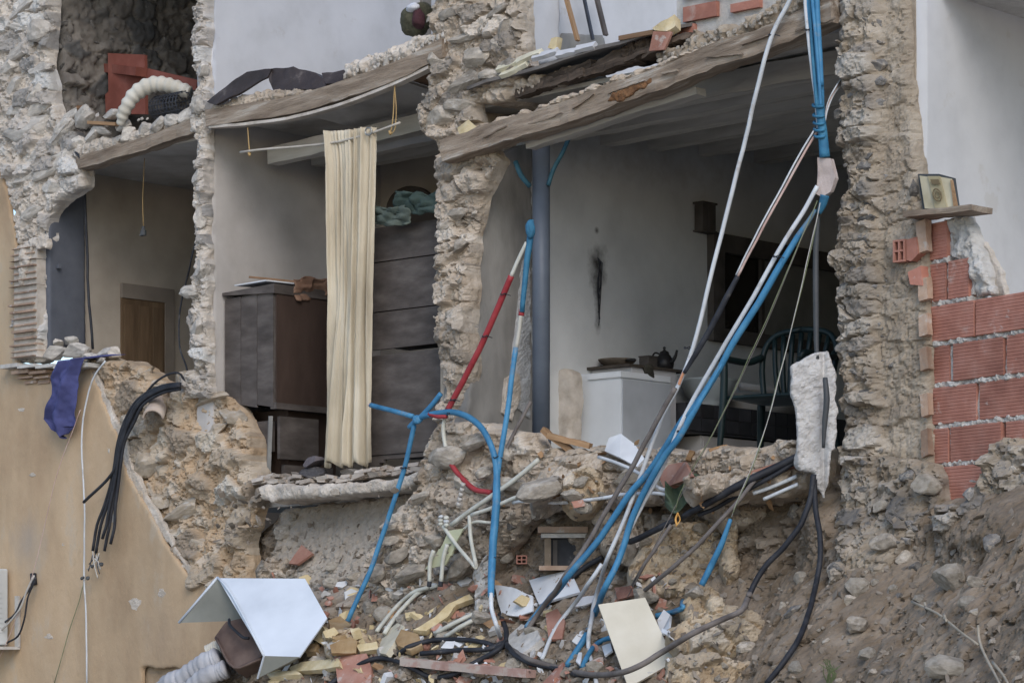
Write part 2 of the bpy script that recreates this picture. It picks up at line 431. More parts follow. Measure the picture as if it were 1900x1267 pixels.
def lump(name, c, rad, mat, seed=0, parent=None, amp=0.3, sub=3, cuts=3, rot=0.0, axes=None):
    me = rock_mesh(seed + 500, sub, cuts, amp, True); me.materials.append(mat); me.name = name
    o = bpy.data.objects.new(name, me); col.objects.link(o)
    R = Matrix.Identity(4) if axes is None else Matrix(axes).transposed().to_4x4()
    Mx = Matrix.Translation(Vector(c)) @ R @ Matrix.Rotation(rot, 4, 'Y') @ Matrix.Diagonal((rad[0], rad[1], rad[2], 1))
    if parent is not None: o.parent = parent; Mx = Matrix.Translation(-Vector(worg(parent))) @ Mx
    o.matrix_basis = Mx; return o
def surf(name, fn, nu, nv, mat, parent=None, thick=0.004, smooth=True, label=None, cat=None):
    """cloth: fn(u, v) in 0..1 gives a world point; given thickness"""
    vs = [fn(i / nu, j / nv) for i in range(nu + 1) for j in range(nv + 1)]; k = nv + 1
    fs = [[i * k + j, (i + 1) * k + j, (i + 1) * k + j + 1, i * k + j + 1] for i in range(nu) for j in range(nv)]
    o = wobj(name, vs, fs, mat, parent, smooth)
    md = o.modifiers.new('thickness', 'SOLIDIFY'); md.thickness = thick; md.offset = 0
    return tag(o, label, cat)
# ================================================================ materials
m_mortar = M('lime_rubble', [(.32, .255, .195), (.44, .37, .295), (.55, .48, .405)], 7, .95, .7, 45, masonry=[(.23, .205, .18), (.36, .31, .255), (.46, .395, .325), (.56, .505, .44)], large=.3, lscale=1.5)
m_pale = M('pale_rubble', [(.38, .33, .275), (.52, .465, .405), (.64, .59, .53)], 8, .95, .5, 50, masonry=[(.26, .25, .24), (.38, .35, .32), (.48, .44, .40), (.55, .54, .52)], large=.22, lscale=1.7)
m_dun = M('dun_rubble', [(.23, .185, .14), (.325, .272, .21), (.42, .368, .305)], 6, .95, .55, 40, masonry=[(.16, .15, .14), (.26, .235, .21), (.34, .30, .25), (.42, .39, .35)], large=.3, lscale=1.4)
m_clay = M('clay_rubble', [(.34, .24, .15), (.45, .335, .225), (.54, .44, .335)], 5, .95, .55, 40, masonry=[(.28, .23, .18), (.38, .32, .25), (.48, .43, .36), (.52, .49, .44)], large=.25, lscale=1.6)
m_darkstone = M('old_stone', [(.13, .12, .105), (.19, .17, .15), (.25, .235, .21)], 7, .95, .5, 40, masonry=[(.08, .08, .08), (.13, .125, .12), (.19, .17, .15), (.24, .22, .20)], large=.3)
m_stone = M('cobble', [(.26, .23, .195), (.38, .335, .28), (.50, .445, .375)], 2.2, .95, .6, 9, large=.3, lscale=.9, rnd=.28, bdist=.006, spots=[((.50, .46, .41), 1.6, .56, .85)])
m_stone_p = M('cobble_pale', [(.38, .35, .315), (.50, .46, .41), (.62, .575, .52)], 2.2, .95, .6, 9, large=.25, lscale=.9, rnd=.18, bdist=.006, spots=[((.62, .575, .52), 1.5, .52, .85)])
m_stone_d = M('cobble_grey', [(.12, .115, .115), (.21, .20, .19), (.31, .29, .265)], 2.2, .95, .6, 9, large=.35, lscale=.9, rnd=.4, bdist=.006, spots=[((.40, .35, .29), 1.5, .55, .8)])
m_stone_o = M('cobble_old', [(.10, .10, .10), (.16, .15, .14), (.22, .205, .19)], 2.2, .95, .6, 9, large=.3, lscale=.9, rnd=.35, bdist=.006)
m_stone_c = M('cobble_clay', [(.34, .28, .21), (.43, .36, .28), (.50, .44, .37)], 2.2, .95, .6, 9, large=.25, lscale=.9, rnd=.15, bdist=.006, spots=[((.52, .49, .45), 1.6, .58, .8)])
m_white = M('white_limewash', [(.49, .49, .50), (.55, .55, .565), (.58, .58, .595)], 3, .9, .15, 70, large=.08, lscale=.8, spots=[((.42, .39, .36), 5, .62, .35), ((.34, .31, .28), 11, .69, .5)])
m_ochre = M('ochre_render', [(.39, .275, .175), (.465, .34, .22), (.515, .39, .265)], 2.2, .9, .5, 45, stretch=(1, 1, .45), large=.28, lscale=.9, spots=[((.43, .39, .33), 2.2, .58, .4), ((.30, .22, .14), 4, .64, .45), ((.52, .47, .40), 14, .72, .5)],
            soot=[(FW(-.03).hit(x, y) - L(-4.9, 0, -1.6), (r, r, rz), st, c) for x, y, r, rz, st, c in ((55, 1010, .5, .55, .45, (.34, .32, .30)), (90, 745, .5, .5, .45, (.30, .25, .19)), (150, 700, .7, .25, .5, (.42, .38, .33)), (300, 1190, .6, .5, .35, (.36, .27, .20)), (10, 560, .35, 1.6, .4, (.44, .38, .28)))])
m_grey = M('grey_limewash', [(.45, .42, .395), (.52, .49, .465), (.56, .53, .505)], 2.5, .92, .15, 60, large=.16, lscale=.9)
m_cement = M('cement_render', [(.20, .195, .185), (.27, .26, .245), (.33, .32, .30)], 2.2, .9, .25, 50, stretch=(1.6, 1.6, .6), large=.35, lscale=1.6)
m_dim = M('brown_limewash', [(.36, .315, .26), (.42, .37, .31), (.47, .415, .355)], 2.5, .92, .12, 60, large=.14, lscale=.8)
m_blue = M('slate_blue_paint', [(.085, .092, .112), (.10, .108, .13), (.115, .123, .145)], 6, .75, .12, 90, large=.12, spots=[((.2, .21, .24), 12, .7, .5)])
m_beam = M('weathered_beam', [(.15, .11, .08), (.29, .23, .175), (.42, .355, .29)], 5, .92, .9, 14, stretch=(.35, 3, 3), large=.3, lscale=.6, rnd=.06, bdist=.02, spots=[((.50, .45, .39), 2.5, .57, .7), ((.10, .075, .055), 3.5, .64, .7)])
m_joist = M('painted_joist', [(.40, .375, .335), (.48, .455, .41), (.54, .515, .47)], 5, .9, .25, 20, stretch=(.4, 3, 3), large=.25, rnd=.08)
m_boards = M('ceiling_boards', [(.36, .34, .31), (.45, .43, .40), (.52, .51, .49)], 4, .9, .2, 30, large=.25)
m_wood = M('brown_wood', [(.13, .075, .045), (.20, .12, .07), (.27, .17, .10)], 5, .8, .4, 18, stretch=(.35, 4, 4), large=.25, rnd=.15)
m_splint = M('split_timber', [(.22, .13, .07), (.36, .22, .12), (.46, .31, .18)], 5, .85, .5, 18, stretch=(.35, 5, 5), large=.25, rnd=.2)
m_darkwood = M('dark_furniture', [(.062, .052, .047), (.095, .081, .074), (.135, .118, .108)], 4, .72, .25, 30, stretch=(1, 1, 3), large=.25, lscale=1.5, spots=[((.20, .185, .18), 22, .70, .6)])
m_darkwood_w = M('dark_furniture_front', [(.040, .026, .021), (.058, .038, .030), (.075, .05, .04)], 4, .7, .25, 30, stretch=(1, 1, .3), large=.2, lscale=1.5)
m_earth = M('grey_earth', [(.15, .115, .08), (.225, .178, .132), (.30, .25, .198)], 5, .97, .8, 30, masonry=[(.18, .155, .125), (.26, .218, .175), (.33, .287, .238), (.42, .38, .335)], large=.28, lscale=.9)
m_ground = M('dusty_street', [(.30, .275, .24), (.36, .335, .30), (.42, .395, .36)], 3, .97, .4, 20, large=.25, lscale=.3)
m_brick = M('hollow_brick', [(.36, .155, .115), (.43, .195, .145), (.49, .25, .195)], 7, .88, .3, 70, large=.2, lscale=3, rnd=.16, spots=[((.50, .40, .355), 3.5, .60, .5), ((.56, .51, .47), 9, .64, .6), ((.24, .11, .085), 6, .66, .5)])
m_brick_d = M('old_brick', [(.30, .20, .145), (.38, .27, .20), (.44, .34, .27)], 8, .92, .4, 60, large=.25, lscale=3, rnd=.25, spots=[((.48, .44, .40), 9, .58, .7)])
m_tile = M('terracotta', [(.30, .14, .10), (.39, .20, .15), (.46, .28, .225)], 6, .9, .3, 60, large=.2, rnd=.2, spots=[((.48, .43, .39), 7, .56, .7)])
m_mort = M('cement_mortar', [(.40, .38, .355), (.50, .48, .45), (.58, .56, .535)], 14, .95, .5, 60, large=.2)

# ================================================================ setting: ground
gv = []; gf = []
g = wobj('ground', [(-300, -60, -1.6), (300, -60, -1.6), (300, 700, -1.6), (-300, 700, -1.6)], [[0, 1, 2, 3]], m_ground, base=np.zeros(3))
tag(g, kind='structure')

FLOOR = 1.40
ROCK_S = rocks(m_stone, 9, 6, 100); ROCK_P = rocks(m_stone_p, 9, 6, 130); ROCK_D = rocks(m_stone_d, 9, 7, 160); ROCK_O = rocks(m_stone_o, 7, 7, 190); ROCK_C = rocks(m_stone_c, 9, 6, 220)

# ---------------- earth and rubble bank under and before the rooms
def bank_h(a, b):
    """how far the bank stands out from the street front (a along it, b = height)"""
    zt = np.interp(a, [-5, -3.3, -2.9, -2.5, -1.0, 0, 2, 4, 6], [-1.1, -1.0, -.55, .0, .10, .12, .10, .05, .0])
    t = zt + .62 - b
    h = np.where(t > 0, t * 1.05, t * .30)
    h = h + .24 * sstep(2.3, 2.7, a) * sstep(1.36, 1.0, b) + .22 * sstep(2.4, 3.6, a) * sstep(1.2, .3, b) + .10 * np.exp(-((a + .45) / .45) ** 2) * sstep(1.5, .9, b)
    h = h + .75 * np.clip(a - 3.7, 0, 4) * sstep(1.4, .8, b)
    h = h - .02 * sstep(-2.6, -2.3, a) * sstep(-.9, -1.25, a) * sstep(.2, .6, b) * sstep(1.35, 1.2, b)
    return h
def bank(a, b):
    h = bank_h(a, b)
    low = sstep(.55, .2, b - .35 * sstep(1.5, 3, a)); right = sstep(1.6, 2.6, a)
    smooth = sstep(-2.7, -2.4, a) * sstep(-.8, -1.2, a) * sstep(.45, .7, b)
    f1, f2, cid = worley(a + .05 * fbm(P3(a, b, 6), 3, 4), b + .05 * fbm(P3(a, b, 6, 4), 3, 5), .15, .10, 21)
    g1, g2, gid = worley(a, b, .055, .04, 33)
    clu = sstep(-.05, .35, fbm(P3(a, b, 1.6, 6), 3, 91)); amt = (1 - smooth) * (.25 + .75 * clu) * (1 - .6 * right)
    m = sstep(.03, .40, f2 - f1) * sstep(.55, .7, cid) * amt
    m2 = sstep(.05, .3, g2 - g1) * sstep(.6, .75, gid) * amt
    h = h + .06 * m * (.4 + cid) + .014 * m2 + .14 * fbm(P3(a, b, 1.9, 1), 4, 61) * (1 - .6 * smooth) + .075 * fbm(P3(a, b, 6, 2), 5, 62, .66) * (1 - .55 * smooth) + .020 * fbm(P3(a, b, 30, 2), 3, 64, .65)
    rd = np.abs(fbm(P3(a, b * .6, 3.5, 3), 4, 66)); h = h - .06 * (1 - sstep(0, .08, rd)) * (1 - smooth)
    cl = fbm(P3(a, b, 1.3, 8), 3, 71)
    return h, np.maximum(np.maximum(m, m2 * .5), smooth * .85), np.where(smooth > .5, .82 + .15 * cl, np.clip(cid * .6 + .3 * cl + .2 * right * -1 + .25, 0, 1))
bank_o = relief('earth_bank', FAC, [(-3.55, -1.75), (7.2, -1.75), (7.2, 1.3), (5.2, 1.3), (4.2, 1.15), (3.45, 1.05), (3.3, 1.36), (2.8, 1.42), (-.35, 1.42), (-.9, 1.35), (-2.6, 1.28), (-3.0, 1.0), (-3.5, 1.0)],
                m_earth, .0125, .3, bank, .03, px=False, rnd=.05)
tag(bank_o, 'grey brown bank of earth and rubble below the open rooms', None, kind='structure')
def bvh(o):
    me = o.data; T = Matrix.Translation(Vector(worg(o)))
    return BVHTree.FromPolygons([T @ v.co for v in me.vertices], [p.vertices[:] for p in me.polygons])
BANK = bvh(bank_o)
def S(px, py, off=0.0):
    """the point of the bank seen at a pixel, brought forward by off metres"""
    d = Vector(ray(px, py)); ln_ = d.length; hit = BANK.ray_cast(Vector((0, 0, 0)), d / ln_)
    if hit[0] is None: return F(px, py, 0.5 + off)
    Y = hit[0].y - off
    return ray(px, py) * Y

# ================================================================ the walls
# ---------------- ochre house front with the sill and blue jamb
OB = L(-4.9, 0, -1.6)
t = empty('ochre_wall', L(-4.9, 0, -1.6), 'ochre rendered house front, broken off along a jagged diagonal edge', 'wall')
relief('render', FW(-.03), [(-90, 285), (0, 295), (8, 340), (20, 395), (30, 440), (30, 675), (150, 690), (165, 680), (188, 740), (212, 800), (236, 880), (278, 950), (308, 1010), (340, 1058), (385, 1092), (440, 1120), (520, 1180), (520, 1660),
                            (343, 1660), (343, 1240), (262, 1236), (262, 1660), (-90, 1660)], m_ochre, .022, .035, lambda a, b: .006 * fbm(P3(a, b, 2.5), 4, 8) + .002 * fbm(P3(a, b, 30), 2, 9), .022, 14, rnd=.006, parent=t, rimnoise=.004)
relief('lime_layer', FW(-.012), [(140, 676), (172, 676), (200, 742), (226, 800), (250, 880), (292, 950), (322, 1010), (354, 1054), (396, 1084), (452, 1110), (440, 1150), (380, 1110), (240, 900), (180, 740)], m_pale, .012, .03, rough_disp(.012, 12, 4), .035, 12, .01, t, 13)
MB().box(-6.6, -4.52, .03, .35, -1.6, 2.35).box(-3.9, -2.9, .03, .35, -1.6, .1).box(-4.52, -3.9, .03, .35, .18, .9).build('wall_core', m_clay, t)
wf = MB().box(-4.50, -4.44, .05, .13, -1.55, .12).box(-4.44, -3.98, .05, .13, .06, .12).box(-4.22, -4.17, .06, .12, -1.55, .06).build('window_frame', m_wood, t)
MB().box(-4.44, -3.9, .15, .16, -1.55, .12).build('pane', M('dusty_glass', [(.05, .045, .04), (.07, .06, .05)], 4, .3, 0), t)
for i, (x, y, r_) in enumerate([(60, 880, 5), (205, 960, 7), (118, 1010, 4), (250, 1120, 8), (40, 760, 5), (220, 860, 4), (90, 1180, 6), (300, 1100, 6)]):
    relief('chip', FW(-.032), [(x + r_ * 1.3 * math.cos(a) * (1 + .4 * math.sin(3 * a + i)), y + r_ * math.sin(a) * (1.5 if i % 2 else .8)) for a in np.linspace(0, 5.7, 9)], m_pale, .008, .006, rough_disp(.003, 40, 3), .008, 30, .002, t, 300 + i)
# wall core seen right of the break
mb_pl = FW(.05)
dB = masonry_disp(.30, .19, .07, .055, 14, .66, .08)
mb_poly = [(150, 672), (200, 668), (262, 676), (282, 700), (330, 712), (420, 735), (448, 780), (470, 830), (474, 900), (470, 950), (450, 1000), (470, 1130), (400, 1130), (260, 980), (205, 830)]
bw = empty('broken_masonry_wall', L(-3.4, .05, -.5), 'torn core of clay and stone showing beside the ochre render', 'wall')
relief('masonry', mb_pl, mb_poly, m_clay, .012, .16, dB, .045, 8, .05, bw, 4)
av = heroes(ROCK_C, bw, mb_pl, [(210, 690, 30, 14), (262, 702, 34, 12), (230, 728, 24, 16), (288, 722, 20, 14), (390, 738, 36, 15, .1), (340, 712, 20, 26), (430, 845, 26, 16), (440, 880, 18, 10), (245, 790, 22, 24),
                                (300, 870, 20, 22), (330, 950, 42, 22), (445, 962, 28, 20, .5), (370, 1010, 24, 20), (270, 860, 26, 30), (350, 830, 26, 20), (398, 800, 22, 22), (320, 800, 20, 14), (425, 775, 26, 18), (460, 900, 16, 18), (375, 1068, 22, 14), (300, 930, 22, 18)], .0)
scatter(ROCK_C, bw, mb_pl, mb_poly, 24, .02, .06, dB, 6, avoid=av)

# ---------------- left stone pier
lp_poly = [(-90, -90), (92, -90), (94, 40), (88, 110), (98, 170), (104, 215), (150, 262), (160, 330), (158, 345), (122, 366), (94, 398), (88, 455), (86, 672), (24, 672), (26, 480), (34, 445), (26, 395), (6, 335), (-6, 295), (-90, 290)]
dL = masonry_disp(.26, .15, .06, .045, 5, .52, .05)
lp = empty('stone_pier', L(-5.4, 0, 2.3), 'pale rubble stone pier above the ochre wall, with big rounded cobbles', 'pier')
relief('masonry', FAC, lp_poly, m_pale, .013, .10, dL, .035, 9, .05, lp, 7)
av = heroes(ROCK_P, lp, FAC, [(55, 245, 48, 28), (22, 165, 26, 18), (75, 130, 24, 14), (40, 20, 30, 14), (20, 60, 36, 14), (40, 50, 26, 10), (60, 292, 32, 18), (92, 312, 34, 18), (130, 290, 22, 14), (25, 205, 24, 10), (70, 170, 18, 24), (75, 60, 20, 26),
                              (40, 95, 30, 14), (20, 120, 22, 16), (70, 200, 26, 16), (115, 245, 30, 18, .5), (50, 330, 26, 12), (95, 345, 24, 14), (60, 395, 24, 14)], .01)
scatter(ROCK_P, lp, FAC, lp_poly[:8] + lp_poly[8:12] + [(60, 450), (34, 445), (26, 395), (6, 335), (-6, 295), (-90, 290)], 60, .02, .07, dL, 12, avoid=av)
# thin brick jamb below it: every brick its own piece
rg = random.Random(3); y = 458.0; jamb_me = {}
ja0, jb0 = FAC.ab(40, 668); ja1, jb1 = FAC.ab(84, 456)
MB().box(ja0 + .01, ja1, -.082, .05, jb0, jb1).build('jamb_mortar', m_pale, lp)
for k in range(60):
    if y > 668: break
    hgt = rg.uniform(8.5, 12.0); x0 = 40 + rg.uniform(-5, 3); x1 = 82 + rg.uniform(-2, 3)
    a0, b0 = FAC.ab(x0, y + hgt); a1, b1 = FAC.ab(x1, y)
    pr = -.105 + rg.uniform(-.02, .012)
    MB().box(a0, a1, pr, .06, b0 + .004, b1 - .004).build('brick', m_brick_d, lp)
    y += hgt + 1.2
relief('lime_patch', FW(-.10), [(34, 455), (60, 440), (86, 442), (84, 462), (60, 460), (44, 520), (34, 540)], m_pale, .012, .06, rough_disp(.03, 14, 5), .02, 16, .02, lp, 8)
# painted jamb: cross wall face
relief('painted_plaster', PW(-5.055), [(92, 396), (106, 372), (130, 352), (157, 338), (159, 640), (92, 668)], m_blue, .02, .06, rough_disp(.004, 4, 6), .006, 16, .004, lp, 9, rimnoise=.004)
MB().box(-5.05, -5.02, .07, .10, 3.31, 3.345).build('hook_plate', m_blue, lp)
# moulded sill: stepped courses of thin tiles
for k, (y0, y1, x0, x1, pr) in enumerate([(676, 687, 24, 190, .13), (687, 697, 40, 104, .10), (697, 705, 46, 104, .07), (705, 714, 54, 100, .04)]):
    n = 5 if k == 0 else 2
    for j in range(n):
        xa = x0 + (x1 - x0) * j / n; xb = x0 + (x1 - x0) * (j + 1) / n - 1.0
        a0, b0 = FAC.ab(xa, y1); a1, b1 = FAC.ab(xb, y0)
        MB().box(a0, a1, -pr - rg.uniform(0, .012), .25, b0 + .003, b1 + rg.uniform(-.004, .004)).build('sill_tile', m_brick_d if k else m_mort, lp)
# rubble left lying on that sill
sl_me = ROCK_P
sg = 'stones lying on the window sill'
for i, (x, y_, rw, rh, w_) in enumerate([(105, 655, 30, 14, .02), (98, 640, 20, 12, .08), (140, 650, 28, 16, .0), (205, 655, 26, 12, .05), (75, 665, 14, 8, .0), (170, 662, 18, 9, .02), (130, 632, 18, 8, .12), (185, 668, 14, 6, -.04)]):
    pl = FW(w_); a, b = pl.ab(x, y_); sc_ = 23.0 / FPX
    o = stone_at(ROCK_P, None, pl, a, b, rw * sc_ * 1.3, rh * sc_, rh * sc_ * 1.3, 0, 0, random.Random(i))
    o.name = 'stone'; tag(o, ['broad pale stone at the middle of the sill pile, under the blue jamb', 'pale stone at the rear of the sill pile, nearest the blue jamb', 'tallest pale stone of the sill pile below the jamb edge', 'smooth pale cobble on the sill nearest the wooden door niche', 'small pale stone at the brick jamb end of the sill', 'flat pale stone between the sill pile and the lone cobble', 'narrow pale stone on top of the sill pile', 'small flat stone at the sill front beside the violet cloth'][i], 'stone', sg)

# ---------------- left room and the storey above it
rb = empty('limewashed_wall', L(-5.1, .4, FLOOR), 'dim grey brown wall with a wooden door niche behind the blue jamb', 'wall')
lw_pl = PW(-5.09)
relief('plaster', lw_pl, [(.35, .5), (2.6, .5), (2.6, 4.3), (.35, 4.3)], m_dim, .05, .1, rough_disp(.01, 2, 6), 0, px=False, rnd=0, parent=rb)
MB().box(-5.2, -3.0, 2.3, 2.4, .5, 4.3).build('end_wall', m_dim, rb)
# niche: reveal frame standing proud with the door set in it
def quad_on(pl, x0, y0, x1, y1): (a0, b0), (a1, b1) = pl.ab(x0, y1), pl.ab(x1, y0); return a0, b0, a1, b1
a0, b0, a1, b1 = quad_on(lw_pl, 222, 538, 318, 720)
nm = M('niche_plaster', [(.20, .17, .14), (.25, .215, .18)], 3, .9, .1, 40)
for nm_, c_ in (('niche_head', (a0, a1, b1 - .12, b1)), ('niche_side', (a1 - .10, a1, b0, b1 - .12))):
    MB().box(-5.085, -5.05, c_[0], c_[1], c_[2], c_[3]).build(nm_, nm, rb)
dr = MB().box(-5.08, -5.06, a0, a1 - .10, 2.44, b1 - .12).build('door', M('door_wood', [(.095, .062, .035), (.13, .085, .05), (.16, .11, .065)], 4, .75, .2, 20, stretch=(4, 4, .5)), rb)
for k in range(3):
    x_ = a0 + (a1 - .1 - a0) * (k + .5) / 3
    MB().box(-5.06, -5.052, x_ - .05, x_ + .05, 2.5, b1 - .17).build('door_panel', MATS['door_wood'], dr)
lf = empty('lintel', L(-4.2, .6, 3.75), 'dark timber lintel and stub under the ceiling of the dim room', 'lintel')
MB().box(-5.08, -3.4, 1.9, 2.05, 3.85, 4.1).build('timber', m_wood, lf)
# floor between the storeys on the left
fl = empty('upper_floor', L(-4.2, 0, 4.05), 'broken floor edge with beam and rubble above the dim room', 'floor', kind='thing')
bar('beam', FW(.0).hit(150, 306), FW(.0).hit(368, 236), .12, .10, m_beam, fl, warp=.02, seed=3)
MB().box(-5.2, -3.2, .07, 2.35, 4.13, 4.22).build('boards', m_boards, fl)
dE = lambda a, b: .045 * fbm(P3(a, b, 9, 4), 4, 31, .6) + .03 * np.abs(fbm(P3(a, b * .4, 20, 2), 2, 33))
relief('plaster_edge', FW(-.01), [(150, 262), (190, 255), (240, 245), (300, 222), (360, 203), (366, 232), (300, 252), (220, 278), (160, 300), (150, 290)], m_pale, .010, .3, dE, .035, 16, .05, fl, 5)
fl_av = heroes(ROCK_P, fl, FW(-.01), [(158, 215, 20, 18, .5), (120, 235, 22, 16, .4), (205, 213, 22, 10), (172, 250, 16, 14), (140, 262, 18, 12), (190, 240, 18, 10), (215, 262, 18, 10), (130, 215, 16, 9), (238, 250, 16, 14), (265, 240, 16, 14), (292, 232, 16, 15), (320, 225, 15, 14), (345, 216, 14, 14), (230, 232, 14, 9)], .0)
scatter(ROCK_P, fl, FW(-.01), [(100, 225), (150, 205), (240, 222), (360, 198), (366, 228), (290, 252), (215, 276), (165, 296), (140, 262)], 50, .018, .04, None, 15, avoid=fl_av)
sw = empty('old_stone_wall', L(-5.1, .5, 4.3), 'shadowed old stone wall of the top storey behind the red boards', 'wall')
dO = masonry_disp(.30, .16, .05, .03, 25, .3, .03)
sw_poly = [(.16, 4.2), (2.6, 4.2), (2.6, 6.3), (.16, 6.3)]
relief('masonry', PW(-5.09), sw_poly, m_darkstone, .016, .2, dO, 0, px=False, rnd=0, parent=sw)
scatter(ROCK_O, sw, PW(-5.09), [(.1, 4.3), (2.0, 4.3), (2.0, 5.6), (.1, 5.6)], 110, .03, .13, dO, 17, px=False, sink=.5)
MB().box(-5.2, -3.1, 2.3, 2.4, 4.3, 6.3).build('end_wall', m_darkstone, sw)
tr_ = empty('roof_slab', L(-4.2, 1, 6.1), 'roof over the top storey on the ochre house', 'roof', kind='structure')
MB().box(-6.4, -3.1, -.2, 2.5, 6.1, 6.25).build('slab', m_boards, tr_)

# ---------------- thin cross wall between the dim room and the curtain room, both storeys
cw = empty('cross_wall', L(-3.2, 0, FLOOR), 'thin cross wall, white above and grey below, with ragged broken end', 'wall')
pe = [(362, -90), (388, -90), (384, 60), (378, 110), (384, 150), (388, 200), (386, 260), (384, 340), (380, 420), (386, 480), (384, 560), (386, 640), (388, 740), (340, 740), (336, 700), (362, 680), (352, 640), (348, 590), (360, 560), (356, 520), (362, 470), (362, 400), (360, 350), (368, 310), (372, 280), (358, 240), (352, 200), (366, 160), (354, 90), (362, 40)]
dT = masonry_disp(.14, .10, .05, .045, 41, .5, .03)
relief('broken_end', FW(-.02), pe, m_pale, .010, .07, dT, .030, 14, .035, cw, 6)
scatter(ROCK_P, cw, FW(-.02), pe, 45, .014, .035, dT, 19, gap=.8)
heroes(ROCK_P, cw, FW(-.06), [(353, 540, 20, 13, 0), (362, 610, 13, 26), (366, 330, 9, 20), (372, 500, 10, 22), (368, 400, 9, 24), (370, 190, 12, 22), (372, 130, 10, 18)], .0)
CWP = PW(-3.135)
relief('grey_plaster', CWP, [(.05, 1.36), (2.4, 1.36), (2.4, 4.32), (.05, 4.32)], m_grey, .04, .18, rough_disp(.012, 2, 16), 0, px=False, rnd=0, parent=cw)
relief('white_plaster', CWP, [(.05, 4.32), (2.6, 4.32), (2.6, 6.6), (.05, 6.6)], m_white, .04, .18, rough_disp(.012, 2, 18), 0, px=False, rnd=0, parent=cw)
# ---------------- curtain room: end wall, far wall, ceiling
er = empty('room_end_wall', L(-1.9, 1.85, FLOOR), 'shadowed end wall behind the wardrobe', 'wall')
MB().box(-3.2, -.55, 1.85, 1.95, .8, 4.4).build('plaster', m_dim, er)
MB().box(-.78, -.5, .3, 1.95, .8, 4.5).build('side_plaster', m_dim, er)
fc = empty('upper_floor', L(-1.9, 0, 4.15), 'sagging floor with pale edged beam above the curtain', 'floor', kind='thing')
bar('beam', FW(-.02).hit(393, 219), FW(-.02).hit(832, 92), .13, .13, m_beam, fc, warp=.015, seed=5, sag=.10, seg=24)
bar('beam_lip', FW(-.045).hit(393, 236), FW(-.045).hit(800, 126), .07, .022, m_pale, fc, warp=.006, seed=6, sag=.10, seg=24)
MB().box(-3.13, -2.4, .05, 1.85, 4.26, 4.33).box(-2.4, -.6, .75, 1.85, 4.26, 4.33).build('boards', m_boards, fc)
bar('joist', L(-3.0, .55, 4.02), L(-.6, .55, 4.10), .11, .13, m_joist, fc, warp=.01, seed=7)
bar('joist', L(-3.1, 1.1, 4.10), L(-.6, 1.1, 4.15), .11, .13, m_joist, fc, warp=.01, seed=8)
bar('joist', L(-3.1, 1.6, 4.16), L(-.6, 1.6, 4.18), .11, .13, m_joist, fc, warp=.01, seed=9)
sheet('broken_board', [L(-2.3, .15, 4.22), L(-1.2, .12, 4.30), L(-1.1, .6, 4.22), L(-2.2, .62, 4.16)], .02, m_boards, fc, warp=.01)
sheet('broken_board', [L(-1.2, .12, 4.32), L(-.75, .10, 4.36), L(-.72, .7, 4.30), L(-1.15, .7, 4.25)], .02, m_wood, fc, warp=.01)
relief('plaster_edge', FW(-.05), [(388, 205), (400, 190), (450, 175), (520, 165), (600, 168), (610, 176), (560, 184), (480, 196), (410, 215)], m_tile if False else m_mortar, .010, .25, dE, .030, 16, .04, fc, 3)
relief('plaster_edge', FW(-.04), [(628, 150), (640, 118), (700, 98), (760, 72), (830, 55), (838, 80), (790, 100), (720, 125), (660, 148)], m_pale, .009, .25, lambda a, b: 1.3 * dE(a, b), .035, 18, .05, fc, 9)
scatter(ROCK_P, fc, FW(-.06), [(630, 146), (645, 122), (705, 102), (765, 76), (825, 62), (830, 78), (790, 96), (720, 122)], 36, .016, .034, None, 25, flat=1.1)
# floor slab of the curtain room
fs = empty('floor_slab', L(-1.9, 0, FLOOR - .1), 'broken pale floor slab edge under the curtain room', 'floor slab', kind='thing')
relief('slab_edge', FW(-.14), [(474, 905), (500, 896), (560, 898), (640, 896), (720, 888), (790, 872), (800, 886), (740, 908), (640, 918), (560, 926), (500, 930), (478, 924)], m_pale, .009, .5, lambda a, b: .035 * fbm(P3(a, b, 8, 4), 4, 51), .020, 14, .03, fs, 4)
MB().box(-3.2, -.4, .25, 2.0, 1.30, 1.37).build('slab', m_mort, fs)

# ---------------- middle stone pier
cp_poly = [(806, -90), (972, -90), (970, 60), (978, 120), (950, 150), (900, 165), (872, 190), (890, 235), (905, 268), (930, 300), (900, 340), (884, 400), (872, 450), (868, 600), (872, 690), (856, 760), (880, 860), (780, 870), (800, 800), (822, 740), (828, 690), (812, 640), (808, 560), (812, 480), (814, 380), (812, 300), (800, 256), (778, 240), (770, 205), (790, 170), (800, 120), (796, 60)]
dC = masonry_disp(.24, .13, .06, .05, 55, .52, .06)
cp = empty('stone_pier', L(-.6, 0, FLOOR), 'buff rubble pier rising between the curtain room and the kitchen', 'pier')
relief('masonry', FW(-.03), cp_poly, m_mortar, .0115, .12, dC, .035, 10, .05, cp, 11)
av = heroes(ROCK_S, cp, FW(-.05), [(806, 222, 34, 26, 0), (815, 120, 26, 30, .3), (860, 70, 30, 10), (900, 50, 30, 12), (840, 20, 26, 14), (925, 90, 26, 18), (880, 110, 30, 20), (860, 150, 30, 20), (920, 20, 26, 10), (850, 200, 26, 18), (838, 265, 22, 14),
                                   (835, 350, 20, 16), (850, 310, 24, 14), (826, 420, 16, 16), (850, 460, 18, 16), (830, 540, 20, 18), (845, 590, 18, 14), (825, 610, 14, 12), (850, 640, 16, 18), (850, 700, 16, 16), (845, 400, 22, 12), (940, 50, 22, 26), (950, 120, 18, 18), (905, 140, 22, 12)], .0)
scatter(ROCK_S, cp, FW(-.03), cp_poly, 80, .016, .05, dC, 22, avoid=av)
MB().box(-.74, -.46, .06, .62, .8, 6.2).build('core', m_mortar, cp)
